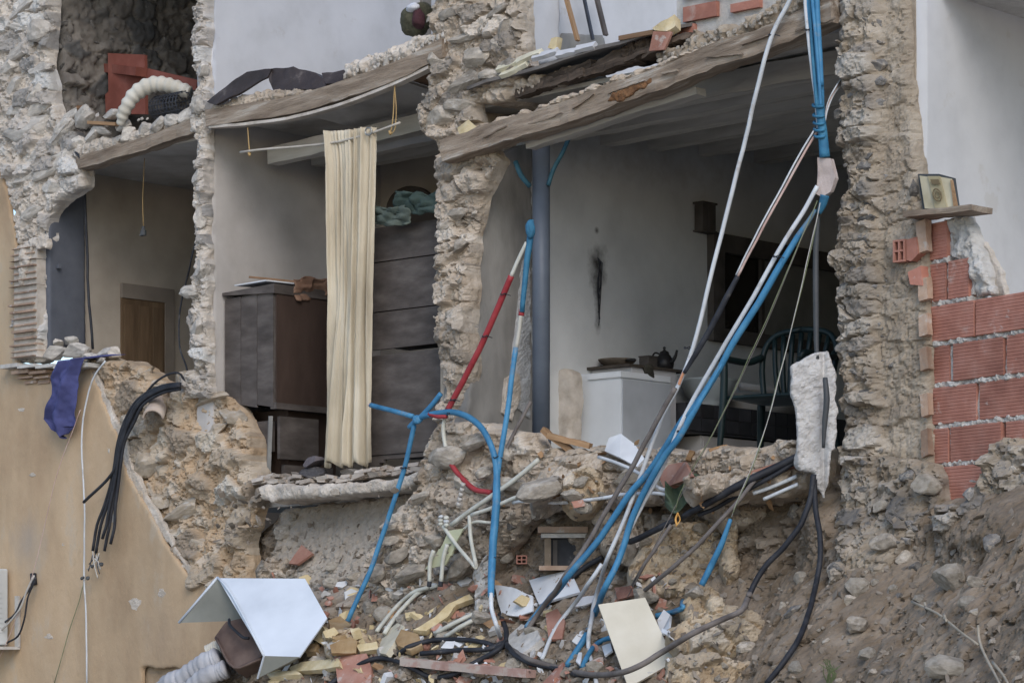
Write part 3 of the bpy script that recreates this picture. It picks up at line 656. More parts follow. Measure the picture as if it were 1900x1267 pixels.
relief('cement_render', PW(-.395), [(908, 306), (930, 285), (988, 262), (990, 830), (855, 830), (866, 760), (876, 690), (872, 600), (874, 450), (884, 400)], m_cement, .018, .25, rough_disp(.012, 4, 26), .016, 12, .012, cp, 9, rimnoise=.006)
relief('render_scar', PW(-.375), [(985, 470), (985, 775), (962, 760), (945, 735), (955, 640), (965, 560), (972, 480)], M('torn_plaster', [(.42, .42, .42), (.55, .56, .57)], 12, .95, .6, 30), .012, .03, rough_disp(.012, 18, 27), .015, 16, .006, cp, 10)
relief('render_scar', PW(-.365), [(940, 700), (965, 690), (968, 740), (950, 780), (936, 765)], m_pale, .012, .03, rough_disp(.012, 18, 28), .012, 16, .006, cp, 12)
# foot of the pier, spilling into the bank
def mound(a, b): return dC(a, b)[0] + .10 * np.exp(-((a + .35) / .5) ** 2) * np.exp(-((b - 1.1) / .45) ** 2), dC(a, b)[1], dC(a, b)[2]
pf_o = relief('foot_masonry', FW(-.12), [(800, 800), (830, 780), (985, 800), (1000, 860), (985, 960), (900, 1060), (800, 1110), (690, 1130), (685, 1030), (720, 960), (770, 905)], m_mortar, .0125, .15, mound, .05, 7, .06, cp, 14)
heroes(ROCK_S, cp, FW(-.24), [(830, 845, 36, 26), (780, 925, 22, 9), (720, 1000, 20, 12), (735, 1030, 22, 16), (730, 975, 18, 9), (860, 900, 24, 18), (930, 850, 24, 18), (760, 1060, 28, 18), (850, 1050, 24, 26), (950, 900, 22, 16), (805, 1000, 18, 20), (700, 1060, 14, 24), (880, 820, 20, 14), (900, 880, 16, 14)], .02)
scatter(ROCK_S, cp, FW(-.22), [(800, 830), (960, 820), (970, 940), (880, 1050), (790, 1095), (700, 1100), (730, 970)], 25, .02, .045, None, 27, sink=.6)

# ---------------- kitchen: long cross wall, storey above, floor, ceiling
KW = PW(-.407)
kz = KW.hit(1108, 492); kz2 = KW.hit(1108, 540)
kbase = L(-.4, .6, FLOOR)
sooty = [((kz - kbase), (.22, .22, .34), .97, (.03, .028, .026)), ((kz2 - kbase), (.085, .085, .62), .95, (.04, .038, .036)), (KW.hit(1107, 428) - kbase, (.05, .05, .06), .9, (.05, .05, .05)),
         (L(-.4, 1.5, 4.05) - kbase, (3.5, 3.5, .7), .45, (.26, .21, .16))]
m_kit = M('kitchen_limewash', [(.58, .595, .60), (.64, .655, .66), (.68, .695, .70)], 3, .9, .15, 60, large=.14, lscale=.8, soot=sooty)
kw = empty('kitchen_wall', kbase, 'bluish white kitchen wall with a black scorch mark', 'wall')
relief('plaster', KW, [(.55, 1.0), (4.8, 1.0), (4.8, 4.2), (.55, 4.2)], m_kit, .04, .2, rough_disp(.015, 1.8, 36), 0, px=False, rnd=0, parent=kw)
MB().box(-.45, 3.3, 4.75, 4.9, 1.0, 4.5).build('end_wall', m_dim, kw)
MB().box(2.82, 2.95, .35, 4.8, 1.0, 4.5).build('side_wall', m_dim, kw)
ub = empty('upper_wall', L(-.4, .6, 4.3), 'white upstairs wall standing above the rotten floor', 'wall')
relief('plaster', PW(-.385), [(968, -90), (1038, -90), (1041, 100), (1040, 112), (1000, 118), (985, 118), (975, 80)], m_white, .02, .1, rough_disp(.01, 2, 38), .006, rnd=.01, parent=ub)
relief('rear_plaster', PW(-.50), [(.7, 4.3), (4.2, 4.3), (4.2, 6.4), (.7, 6.4)], m_white, .04, .1, rough_disp(.012, 2, 39), 0, px=False, rnd=0, parent=ub)
relief('skirting', PW(-.485), [(1040, 62), (1120, 66), (1128, 100), (1040, 100)], m_cement, .02, .015, rough_disp(.006, 5, 3), .006, rnd=.004, parent=ub)
# hollow brick stub of an upstairs partition
st_ = MB().box(1.28, 2.2, .22, .34, 4.25, 5.2).build('mortar', m_mort, ub)
for k, (x0, y0, x1, y1) in enumerate([(1268, 2, 1330, 42), (1268, -40, 1302, -2), (1306, -40, 1380, -2), (1356, -2, 1410, 24), (1258, 44, 1288, 66)]):
    pl = FW(.19); a0, b0 = pl.ab(x0, y1); a1, b1 = pl.ab(x1, y0)
    MB().box(a0, a1, .185, .23, b0, b1).build('brick', m_brick, ub)
kf = empty('kitchen_ceiling', L(1.2, 0, 4.0), 'sagging grey timber ceiling over the kitchen', 'ceiling', kind='thing')
bar('beam', FW(-.10).hit(834, 282), FW(-.10).hit(1556, 24), .16, .15, m_beam, kf, warp=.022, seed=15, sag=.03, seg=40)
relief('rotten_patch', FW(-.188), [(1128, 186), (1136, 172), (1160, 162), (1188, 150), (1206, 150), (1196, 164), (1170, 176), (1148, 190)], M('rust_rot', [(.09, .05, .03), (.17, .085, .04), (.24, .13, .065)], 14, .95, .9, 40), .008, .02, rough_disp(.012, 25, 4), .03, 18, .008, kf, 97)
bar('wall_plate', FW(.05).hit(985, 270), FW(.05).hit(1300, 170), .10, .05, m_joist, kf, warp=.01, seed=16)
for k, w_ in enumerate((.5, .95, 1.45, 2.0, 2.6, 3.3, 4.1)):
    bar('joist', L(-.42, w_, 3.90 + .06 * w_), L(2.85, w_, 3.93 + .07 * w_), .12, .15, m_joist, kf, warp=.012, seed=20 + k)
MB().hexa([L(-.5, .1, 3.98), L(2.95, .1, 4.06), L(2.95, 4.8, 4.36), L(-.5, 4.8, 4.26), L(-.5, .1, 4.01), L(2.95, .1, 4.09), L(2.95, 4.8, 4.39), L(-.5, 4.8, 4.29)]).build('boards', m_boards, kf)
ro = empty('upper_floor', L(.6, 0, 4.2), 'rotten layered floor sliding off above the kitchen beam', 'floor', kind='thing')
sheet('bent_board', [F(866, 166, .12), F(1010, 124, .12), F(1150, 82, .10), F(1236, 56, .08), L(1.5, .9, 4.5), L(.4, .9, 4.32), L(-.3, .7, 4.22)], .022, M('grey_board', [(.10, .09, .085), (.17, .155, .145), (.24, .22, .20)], 5, .9, .3, 20), ro, warp=.012, seed=2)
relief('plaster_edge', FW(.0), [(868, 172), (930, 158), (1010, 135), (1050, 124), (1062, 138), (1030, 158), (960, 172), (930, 190), (880, 196)], m_mortar, .009, .4, lambda a, b: 1.6 * dE(a, b), .04, 16, .05, ro, 21)
m_rot = M('rotten_wood', [(.05, .038, .03), (.10, .075, .058), (.17, .13, .10)], 6, .95, .8, 20, stretch=(.4, 4, 4), rnd=.25)
for k in range(9):
    t_ = k / 8; x0 = 960 + 30 * k; y0 = 178 - 9 * k
    bar('rotten_lath', F(x0, y0 - 4 + rg.uniform(-8, 8), -.05 - .03 * rg.random()), F(x0 + rg.uniform(70, 130), y0 - 36 + rg.uniform(-10, 10), -.05), rg.uniform(.06, .12), rg.uniform(.03, .07), m_rot, ro, warp=.03, seed=60 + k)
relief('rotten_plaster', FW(.02), [(1130, 100), (1200, 62), (1262, 60), (1255, 90), (1190, 104), (1140, 112)], m_rot, .010, .3, lambda a, b: 1.6 * dE(a, b), .05, 14, .05, ro, 23)
relief('plaster_edge', FW(-.06), [(1208, 122), (1218, 98), (1262, 84), (1290, 62), (1360, 44), (1420, 16), (1460, -30), (1530, -60), (1540, -10), (1470, 30), (1400, 62), (1330, 84), (1270, 112), (1225, 128)], m_dun, .009, .4, lambda a, b: 1.9 * dE(a, b), .045, 15, .05, ro, 24)
scatter(ROCK_S, ro, FW(-.09), [(1216, 118), (1225, 98), (1290, 66), (1360, 48), (1420, 20), (1460, 10), (1400, 55), (1330, 78), (1250, 112)], 34, .016, .036, None, 44, flat=.9)
for k in range(16):
    x = 850 + k * 41 + rg.uniform(-12, 12); y = np.interp(x, [834, 1556], [262, 4]) + rg.uniform(-2, 6)
    if k % 2: bar('splinter', FW(-.19).hit(x, y + 16), FW(-.19).hit(x + rg.uniform(30, 80), np.interp(x + 50, [834, 1556], [270, 12]) + rg.uniform(-4, 22)), rg.uniform(.008, .02), rg.uniform(.006, .014), m_beam if k % 4 else m_rot, kf, warp=.012, seed=100 + k)
scatter(ROCK_S, kf, FW(-.10), [(850, 262), (1100, 170), (1300, 95), (1500, 22), (1500, 10), (1300, 84), (1100, 160), (850, 252)], 13, .012, .03, None, 95, sink=.8)
relief('clinging_mortar', FW(-.13), [(850, 262), (960, 222), (1060, 186), (1200, 132), (1320, 88), (1320, 80), (1200, 122), (1060, 174), (960, 210), (850, 250)], m_mortar, .010, .12, lambda a, b: 1.2 * dE(a, b), .03, 14, .03, kf, 98)
relief('clinging_mortar', FW(-.06), [(395, 206), (500, 186), (600, 172), (640, 158), (640, 150), (600, 162), (500, 176), (395, 196)], m_mortar, .010, .12, lambda a, b: 1.1 * dE(a, b), .025, 14, .03, fc, 99)
kfl = empty('floor_slab', L(1.2, 0, FLOOR - .1), 'kitchen floor slab covered with rubble', 'floor slab', kind='thing')
MB().box(-.4, 2.85, .35, 4.8, 1.28, 1.42).build('slab', m_mort, kfl)
dK = masonry_disp(.26, .11, .08, .05, 88, .6, .07)
kpoly = [(985, 845), (1020, 830), (1060, 834), (1110, 824), (1200, 832), (1300, 834), (1400, 824), (1490, 822), (1500, 900), (1400, 930), (1290, 925), (1180, 935), (1080, 950), (990, 950)]
ke_o = relief('broken_edge', FW(-.08), kpoly, m_mortar, .0125, .35, dK, .05, 8, .06, kfl, 41)
scatter(ROCK_S, kfl, FW(-.08), kpoly, 40, .02, .08, dK, 43, flat=.5)

# ---------------- stone pier on the right
rp_poly = [(1560, -90), (1672, -90), (1676, 60), (1684, 180), (1692, 280), (1702, 380), (1712, 470), (1716, 600), (1720, 760), (1724, 900), (1735, 1000), (1560, 1000), (1556, 900), (1562, 800), (1556, 720), (1548, 650), (1558, 590), (1552, 520), (1546, 470), (1556, 430), (1562, 380), (1582, 330), (1562, 290), (1556, 210), (1566, 160), (1554, 90), (1566, 30)]
dR0 = masonry_disp(.22, .11, .075, .05, 75, .42, .06)
def dR(a, b):
    h, m, c = dR0(a, b); k = 1 - sstep(3.02, 3.14, a + .05 * fbm(P3(a, b, 3), 2, 8)) * .85
    return h * (.25 + .75 * k) - .06 * (1 - k) + (1 - k) * (.022 * fbm(P3(a, b, 18, 3), 5, 44, .66) + .02 * fbm(P3(a, b, 5, 3), 3, 45)), m * k, c
rp = empty('stone_pier', L(3.0, 0, FLOOR), 'dark stone and adobe pier beside the red hollow brick wall', 'pier')
relief('masonry', FW(-.05), rp_poly, m_dun, .011, .14, dR, .022, 10, .05, rp, 31)
av = heroes(ROCK_D, rp, FW(-.025), [(1612, 45, 28, 26), (1580, 60, 18, 22), (1620, 78, 22, 12), (1575, 150, 16, 12), (1600, 130, 18, 14), (1632, 120, 18, 14), (1640, 152, 14, 10), (1578, 180, 22, 9), (1610, 175, 18, 16), (1632, 195, 16, 12), (1570, 208, 20, 12), (1600, 228, 18, 10), (1622, 246, 16, 14), (1585, 275, 20, 12), (1612, 290, 18, 14), (1610, 312, 20, 14),
                                   (1590, 345, 18, 14), (1620, 340, 18, 16), (1580, 388, 30, 14), (1618, 378, 16, 12), (1615, 405, 20, 10), (1580, 425, 26, 8), (1580, 450, 22, 12), (1612, 440, 18, 16), (1575, 480, 20, 12), (1600, 500, 22, 10), (1580, 535, 18, 14), (1600, 575, 20, 16), (1575, 600, 16, 14), (1570, 640, 20, 14), (1600, 655, 22, 12), (1590, 690, 20, 9), (1610, 730, 20, 12), (1585, 760, 16, 18), (1620, 800, 18, 16), (1600, 840, 22, 14), (1695, 352, 9, 20)], .02)
scatter(ROCK_D, rp, FW(-.05), [(1566, -20), (1640, -20), (1645, 300), (1650, 600), (1650, 960), (1566, 960), (1562, 600)], 80, .016, .045, dR, 32, avoid=av, sink=.4)
# stubs of brick bonded into the pier
def hollow_brick(name, pl, x0, y0, x1, y1, parent, proud=.02, back=.10, seed=0, holes=True):
    """end of a hollow brick: shell and webs round open cells"""
    a0, b0 = pl.ab(x0, y1); a1, b1 = pl.ab(x1, y0); m = MB(); t_ = min(a1 - a0, b1 - b0) * .13
    def bx(a, b, c, d, h0, h1): m.hexa([pl.pt(a, c, h1), pl.pt(b, c, h1), pl.pt(b, c, h0), pl.pt(a, c, h0), pl.pt(a, d, h1), pl.pt(b, d, h1), pl.pt(b, d, h0), pl.pt(a, d, h0)])
    bx(a0, a1, b0, b0 + t_, -back, proud); bx(a0, a1, b1 - t_, b1, -back, proud)
    for k in range(3):
        x_ = a0 + (a1 - a0 - t_) * k / 2; bx(x_, x_ + t_, b0 + t_, b1 - t_, -back, proud)
    bx(a0 + t_, a1 - t_, (b0 + b1) / 2 - t_ / 2, (b0 + b1) / 2 + t_ / 2, -back, proud - .002)
    bx(a0, a1, b0, b1, -back - .02, -back)
    return m.build(name, m_brick, parent)
hollow_brick('brick', FW(-.06), 1660, 444, 1682, 488, rp)
sheet('brick', [FW(-.07).hit(*q) for q in [(1682, 446), (1700, 440), (1704, 470), (1690, 484), (1682, 482)]], .08, m_brick, rp, warp=.006)
sheet('brick', [FW(-.06).hit(*q) for q in [(1684, 505), (1708, 492), (1712, 530), (1688, 528)]], .08, m_brick, rp, warp=.006)
for k, (y0, y1) in enumerate([(412, 470), (520, 560), (585, 625), (648, 690), (735, 775), (800, 850)]):
    sheet('brick', [FW(-.055).hit(*q) for q in [(1701 + k * 1.5, y0), (1718 + k * .6, y0 - 6), (1720 + k * .6, y1 - 6), (1704 + k * 1.2, y1)]], .06, m_brick_d, rp, warp=.012, seed=k)

# ---------------- white room right of the pier
ww = empty('white_wall', L(3.36, .2, 1.4), 'tall white plastered wall behind the red brick wall', 'wall')
MB().box(2.8, 3.3, .05, .4, .8, 6.0).build('core', m_dun, rp)
relief('plaster', PW(3.36), [(.10, 1.0), (3.2, 1.0), (3.2, 4.33), (.06, 4.33)], M('white_room_wash', [(.50, .505, .52), (.56, .565, .58), (.59, .595, .61)], 2.5, .9, .12, 60, large=.08, lscale=.7, spots=[((.45, .43, .40), 4, .62, .35), ((.36, .33, .30), 12, .70, .5)]), .04, .1, rough_disp(.012, 1.7, 45), 0, px=False, rnd=0, parent=ww)
MB().box(3.3, 6.4, 3.2, 3.3, -.2, 4.4).build('end_wall', m_white, ww)
MB().box(3.3, 6.4, .4, 3.2, .6, .75).build('floor', m_mort, ww)
MB().box(3.36, 6.4, .22, 3.3, 4.22, 4.34).build('ceiling_slab', m_mort, ww)
tube('crack_wire', [PW(3.30).hit(1868, 425), PW(3.30).hit(1872, 440), PW(3.30).hit(1869, 455), PW(3.30).hit(1872, 470)], .0025, m_cement, ww)
# ---------------- red hollow brick wall, each block its own piece
bt = np.array([.545, -.839, 0]); bt /= np.linalg.norm(bt); bo = D(1718, 1260, 17.75)
BW = Pl(bo, bt, np.cross(bt, Z))
bk = empty('hollow_brick_wall', BW.pt(.5, .9), 'red hollow brick wall with squeezed grey mortar joints and broken top', 'wall')
zl = [2.537, 2.281, 2.038, 1.785, 1.535, 1.298, 1.05]
def rib_brick(name, a0, a1, b0, b1, h0, parent, mat, rg):
    n = 11; vs = []; tilt = rg.uniform(-.006, .006)
    prof = []
    for k in range(n):
        z0 = b0 + (b1 - b0) * k / n; z1 = b0 + (b1 - b0) * (k + 1) / n; dz = (z1 - z0)
        prof += [(z0 + dz * .08, .0), (z0 + dz * .2, .0028), (z0 + dz * .8, .0028), (z0 + dz * .92, .0)]
    prof = [(b0, -.10)] + [(b0, -.002)] + prof + [(b1, -.002), (b1, -.10)]
    for a, hh in ((a0, h0), (a1, h0 + tilt)):
        vs += [BW.pt(a, z, hh + h) for z, h in prof]
    k = len(prof); fs = [[i, i + k, i + k + 1, i + 1] for i in range(k - 1)] + [[k - 1, 2 * k - 1, k, 0]] + [list(range(k)), [k + i for i in range(k)][::-1]]
    return wobj(name, vs, fs, mat, parent)
rows = {0: [(0, .205)], 1: [(0, .185), (.205, .40)], 2: [(0, .446), (.456, .90), (.91, 1.35), (1.36, 1.8)], 3: [(0, .215), (.250, .70), (.715, 1.16), (1.17, 1.6)], 4: [(0, .46), (.475, .92), (.93, 1.4), (1.41, 1.85)],
        5: [(0, .215), (.225, .68), (.705, 1.15), (1.16, 1.6)], 6: [(.06, .52), (.53, 1.0), (1.01, 1.5)]}
rgb = random.Random(11)
for r_ in range(2, 7):
    x_ = rows[r_][-1][1] + .01
    while x_ < 3.0: rows[r_].append((x_, x_ + .445)); x_ += .455
for r, bl in rows.items():
    b1 = (zl[r] if r else 2.537); b0 = (zl[r + 1] if r + 1 < len(zl) else .80)
    if r == 0: b0, b1 = 2.537 + .0, 2.785
    else: b1 = zl[r - 1]; b0 = zl[r]
    for (x0, x1) in bl:
        rib_brick('brick', x0 + .004, x1 - .006, b0 + .010, b1 - .014 + rgb.uniform(-.004, .003), rgb.uniform(-.006, .008), bk, m_brick, rgb)
    # squeezed bed joint under each course
    L_ = max(x for _, x in bl)
    relief('mortar', Pl(BW.o - BW.n * .012, BW.t, BW.n), [(-.02, b0 - .022), (L_, b0 - .022), (L_, b0 + .018), (-.02, b0 + .018)], m_mort, .006, .06, lambda a, b: .022 * fbm(P3(a, b, 22, 3), 3, 81) + .012 * fbm(P3(a, b, 60, 3), 2, 82) + .010, .012, 22, .010, bk, 50 + r, px=False)
    for (x0, x1) in bl:
        if rgb.random() < .75:
            relief('mortar', Pl(BW.o - BW.n * .014, BW.t, BW.n), [(x1 - .010, b0 + .02), (x1 + .014, b0 + .02), (x1 + .010, b1 - .02), (x1 - .008, b1 - .02)], m_mort, .006, .05, lambda a, b: .012 * fbm(P3(a, b, 25, 3), 3, 83), .010, 22, .006, bk, 60 + r, px=False)
wallback = relief('mortar_core', Pl(BW.o - BW.n * .05, BW.t, BW.n), [(0, .3), (3.3, .3), (3.3, 2.27), (.42, 2.27), (.42, 2.52), (.22, 2.52), (.22, 2.77), (0, 2.77)], m_mort, .03, .06, rough_disp(.008, 8, 3), 0, px=False, rnd=0, parent=bk)
relief('mortar', BW, [(.17, 2.78), (.33, 2.80), (.40, 2.66), (.48, 2.54), (.55, 2.40), (.57, 2.30), (.42, 2.29), (.40, 2.40), (.36, 2.50), (.22, 2.55), (.21, 2.66)], m_mort, .007, .09, lambda a, b: .05 * fbm(P3(a, b, 9, 3), 4, 86) + .02 * fbm(P3(a, b, 30, 3), 2, 87), .03, 16, .03, bk, 71, px=False)
relief('torn_plaster', Pl(BW.o - BW.n * .07, BW.t, BW.n), [(.44, 2.62), (.50, 2.55), (.60, 2.42), (.63, 2.28), (.50, 2.28)], m_pale, .008, .03, rough_disp(.02, 14, 7), .02, 16, .01, bk, 72, px=False)

# rubble thrown up before the brick wall
rbk = empty('rubble_mound', F(1820, 1100, .5), 'yellowish mound of broken masonry piled before the red brick wall', 'rubble mound')
dM = masonry_disp(.24, .12, .09, .06, 131, .55, .10)
mpoly = [(1728, 960), (1745, 930), (1790, 938), (1806, 905), (1818, 870), (1826, 822), (1850, 808), (1880, 822), (1960, 815), (2060, 850), (2060, 1120), (1740, 1130)]
rb_o = relief('masonry', FW(-.30), mpoly, m_dun, .0125, .25, dM, .05, 8, .08, rbk, 61)
scatter(ROCK_D, rbk, FW(-.28), mpoly, 34, .02, .09, dM, 62, flat=.5)
scatter(ROCK_P, rbk, FW(-.30), [(1828, 830), (1960, 815), (1960, 870), (1825, 880)], 10, .03, .06, dM, 63, flat=.5)
# torn wall foot running down from the dark pier into the bank
tf = empty('torn_masonry', F(1640, 1260, .5), 'stony seam of torn wall running down the bank below the dark pier', 'masonry')
dF = masonry_disp(.24, .15, .08, .06, 141, .6, .10)
def dF2(a, b):
    h, m, c = dF(a, b); return h + np.clip(1.05 - b, 0, 2) * .55, m, c
fpoly = [(1556, 850), (1730, 850), (1735, 960), (1690, 1040), (1665, 1130), (1640, 1220), (1640, 1300), (1545, 1300), (1560, 1190), (1590, 1080), (1560, 980)]
tf_o = relief('masonry', FW(-.16), fpoly, m_dun, .0125, .25, dF2, .06, 6, .08, tf, 66)
scatter(ROCK_D, tf, FW(-.16), fpoly, 40, .02, .08, dF2, 67)

SURF = [bank_o, rb_o, tf_o, ke_o, pf_o]
def rebuild():
    global BANK
    vs = []; fs = []
    for o in SURF:
        k = len(vs); w_ = worg(o); vs += [Vector(w_) + v.co for v in o.data.vertices]; fs += [[i + k for i in f.vertices] for f in o.data.polygons]
    BANK = BVHTree.FromPolygons(vs, fs)
rebuild()
# ================================================================ things in the rooms
rg = random.Random(21)
def uat(px, w): return FW(w).ab(px, 600)[0]
def bb(name, parent, mat, *q): return MB().box(*q).build(name, mat, parent)
# ---------------- curtain and its rod
m_curt = M('cream_cotton', [(.43, .37, .275), (.52, .455, .345), (.58, .52, .41)], 5, .95, .4, 120, large=.22, lscale=2.5, stretch=(1, 1, .3))
cpl = FW(-.05)
NU, NV = 130, 70
_u, _v = [x.ravel() for x in np.meshgrid(np.arange(NU + 1) / NU, np.arange(NV + 1) / NV, indexing='ij')]
_n1 = fbm(np.stack([_u * 9.0, _v * .9, _u * 0 + 3], 1), 3, 12, .6); _n2 = fbm(np.stack([_u * 26.0, _v * 1.3, _u * 0 + 7], 1), 2, 14); _g = fbm(np.stack([_u * 5, _v * 30.0, _u * 0 + 1], 1), 3, 16)
def curt(u_, v_):
    k = round(u_ * NU) * (NV + 1) + round(v_ * NV); n1, n2, g = _n1[k], _n2[k], _g[k]
    y_ = 244 + (862 - 244) * v_ + 6 * math.sin(u_ * 23) * v_ + (1 - v_) * -8 * u_
    xl = np.interp(v_, [0, .1, .5, .8, 1], [606, 611, 612, 604, 597]); xr = np.interp(v_, [0, .12, .5, .9, 1], [697, 695, 689, 686, 687])
    p = cpl.hit(xl + (xr - xl) * u_, y_); amp = .020 + .016 * v_
    f = 2.2 * n1 + 1.1 * n2 + .5 * math.sin(u_ * 34 + 2.0 * n1 + v_)
    return p - N * (amp * f + .004 * g) + U * (.010 * n2 + .008 * n1)
cu = surf('curtain', curt, NU, NV, m_curt, None, .003, True, 'long cream pleated curtain hanging from a thin rod', 'curtain')
ro_ = [cpl.hit(702, 252), cpl.hit(694, 240), cpl.hit(684, 238), cpl.hit(678, 246), cpl.hit(680, 256), cpl.hit(690, 260), cpl.hit(699, 256)]
tube('eyelet', [p - N * .035 for p in [cpl.hit(690 + 6 * math.cos(a), 246 + 7 * math.sin(a)) for a in np.linspace(0, 6.28, 10)]], .006, M('steel', [(.30, .29, .27), (.42, .40, .37)], 10, .4, 0, metallic=.8), cu)
tube('curtain_rod', [cpl.hit(446, 283), cpl.hit(520, 276), cpl.hit(610, 265), cpl.hit(690, 247), cpl.hit(742, 228)], .009, M('bare_rod', [(.42, .38, .32), (.52, .48, .42)], 10, .8, .1), label='thin wooden rod carrying the cream curtain', cat='curtain rod')
m_rope = M('sisal', [(.40, .27, .12), (.52, .36, .17)], 40, .95, .4, 200)
for (lb, xs) in (('short frayed string tying the rod near the grey wall', [(460, 237), (461, 262), (463, 286)]), ('knotted yellow rope loop holding the rod beside the wardrobe', [(734, 152), (731, 190), (728, 228), (724, 246)])):
    o = tube('rope', [cpl.hit(*q) for q in xs], .005, m_rope, label=lb, cat='rope')
    if xs[0][0] > 700: tube('strand', [cpl.hit(733, 160), cpl.hit(735, 200), cpl.hit(733, 236), cpl.hit(726, 250)], .004, m_rope, o)
    lump('knot', cpl.hit(xs[-1][0], xs[-1][1]), (.014, .014, .02), m_rope, 3, o)
# ---------------- dark cabinet fallen on its drawers
cb = empty('cabinet', L(-2.85, .45, FLOOR), 'dark cabinet with closed front, tilted on collapsed drawers beside the curtain', 'cabinet')
def slant(u0, u1, w0, w1, zb, zt): return MB().hexa([L(u0, w0, zb), L(u1, w0, zb - .03), L(u1, w1, zb - .03), L(u0, w1, zb), L(u0, w0, zt - .02), L(u1, w0, zt), L(u1, w1, zt), L(u0, w1, zt - .02)])
slant(-3.115, -2.565, .16, .85, 2.10, 2.92).build('carcass', m_darkwood, cb)
for k in range(3):
    x0 = -3.11 + .545 * k / 3; slant(x0 + .003, x0 + .545 / 3 - .003, .148, .16, 2.09 - .009 * k, 2.905 + .006 * k).build('side_plank', m_darkwood, cb)
slant(-3.12, -2.54, .13, .88, 2.925, 2.965).build('top', m_darkwood, cb)
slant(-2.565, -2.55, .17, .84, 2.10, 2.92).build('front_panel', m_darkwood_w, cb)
bb('base_moulding', cb, m_darkwood, -2.6, -2.535, .15, .86, 2.03, 2.075)
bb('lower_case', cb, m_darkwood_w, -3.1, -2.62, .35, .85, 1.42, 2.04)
for (x0, x1, w0, w1, z0, z1) in ((-3.06, -2.66, .20, .25, 1.72, 1.95), (-2.60, -2.57, .22, .62, 1.66, 1.98), (-2.64, -2.60, .30, .80, 1.42, 1.62)):
    bb('drawer', cb, m_darkwood, x0, x1, w0, w1, z0, z1)
bar('broken_rail', L(-2.62, .17, 1.98), L(-2.68, .2, 1.5), .03, .02, M('pale_edge', [(.2, .2, .2), (.3, .3, .29)], 6, .7, 0), cb)
# ---------------- clutter on the cabinet
m_brcl = M('brown_cloth', [(.17, .095, .065), (.24, .145, .10), (.30, .20, .145)], 6, .95, .3, 60)
def drape(x0, x1, y0, y1, pl, amp, seed, fr=3.0):
    def f(a, b):
        p = pl.hit(x0 + (x1 - x0) * a, y0 + (y1 - y0) * b)
        q = np.array([[a * fr, b * fr, seed * 1.7]]); e = math.sin(math.pi * a) ** .3
        return p - N * amp * (float(fbm(q, 3, seed)[0]) + .5 * abs(math.sin(a * 9 + b * 4 + seed))) + Z * .03 * float(fbm(q + 5, 2, seed)[0]) + U * .05 * float(fbm(q + 9, 2, seed)[0])
    return f
tag(surf('cloth', drape(548, 614, 516, 556, PW(-2.54), .05, 5), 22, 16, m_brcl, None, .006), 'crumpled brown cloth hanging over the cabinet top', 'cloth')
tag(sheet('paper', [L(-2.98, .13, 2.985), L(-2.62, .12, 2.99), L(-2.60, .5, 2.995), L(-2.9, .5, 2.99)], .01, M('paper', [(.55, .57, .60), (.64, .66, .69)], 4, .8, 0)), 'white paper sheet lying on the dark cabinet', 'paper')
tag(bar('stick', PW(-2.8).hit(462, 514), PW(-2.6).hit(560, 524), .02, .014, m_wood), 'thin wooden stick lying on the dark cabinet', 'stick')
# ---------------- wardrobe
wd = empty('wardrobe', L(-1.1, .3, FLOOR), 'tall dark wardrobe of wide boards standing right of the curtain', 'wardrobe')
for (z0, z1, w0, tl) in ((3.02, 3.27, .13, .02), (2.66, 3.015, .13, .012), (2.385, 2.655, .13, .01), (1.62, 2.34, .09, .02)):
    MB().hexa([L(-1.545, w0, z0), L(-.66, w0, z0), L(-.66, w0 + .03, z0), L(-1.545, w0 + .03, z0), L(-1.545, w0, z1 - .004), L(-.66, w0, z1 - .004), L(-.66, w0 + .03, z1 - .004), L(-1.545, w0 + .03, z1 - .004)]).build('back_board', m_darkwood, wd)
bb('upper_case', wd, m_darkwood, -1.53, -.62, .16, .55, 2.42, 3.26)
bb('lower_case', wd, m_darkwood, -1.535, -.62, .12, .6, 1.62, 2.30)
bb('rail', wd, m_darkwood, -1.545, -.62, .10, .14, 1.585, 1.615)
m2 = MB()
for k in range(8):    # shaped foot
    t0, t1 = k / 8, (k + 1) / 8; f = lambda t: .17 - .09 * t ** .6
    m2.box(-1.54, -1.54 + f((t0 + t1) / 2), .085, .12, 1.40 + .18 * t0, 1.40 + .18 * t1) if False else m2.box(-1.545, -1.545 + .10 + .12 * ((t0 + t1) / 2) ** 3, .085, .13, 1.40 + .185 * t0, 1.40 + .185 * t1)
m2.build('foot', m_darkwood, wd)
bb('foot', wd, m_darkwood, -.75, -.64, .085, .13, 1.40, 1.585)
# clothes on the wardrobe
m_grn = M('green_cloth', [(.035, .055, .048), (.05, .075, .066), (.075, .105, .094)], 8, .95, .3, 60)
m_grn2 = M('grey_green_cloth', [(.05, .065, .055), (.08, .10, .085), (.12, .14, .12)], 8, .95, .3, 60)
wt = FW(.15)
tag(surf('jacket', drape(684, 760, 386, 420, FW(.02), .05, 8, 4), 26, 16, m_grn2, None, .012), 'grey green rolled garment at the near corner of the wardrobe top', 'garment')
tag(surf('shirt', drape(738, 818, 358, 398, FW(.04), .05, 9, 4), 26, 16, m_grn, None, .012), 'teal green cloth draped over the wardrobe top', 'cloth')
# arched headboard behind the wardrobe
hb = MB(); n = 18; pl = FW(1.5)
ar = [pl.hit(762 + 46 * math.cos(math.pi * k / n), 392 - 47 * math.sin(math.pi * k / n)) for k in range(n + 1)]
ar = ar + [pl.hit(716, 500), pl.hit(808, 500)]
tag(sheet('headboard', ar, .04, M('dark_headboard', [(.04, .03, .022), (.06, .045, .032)], 4, .7, .1)), 'dark arched wooden headboard showing above the wardrobe clothes', 'headboard')
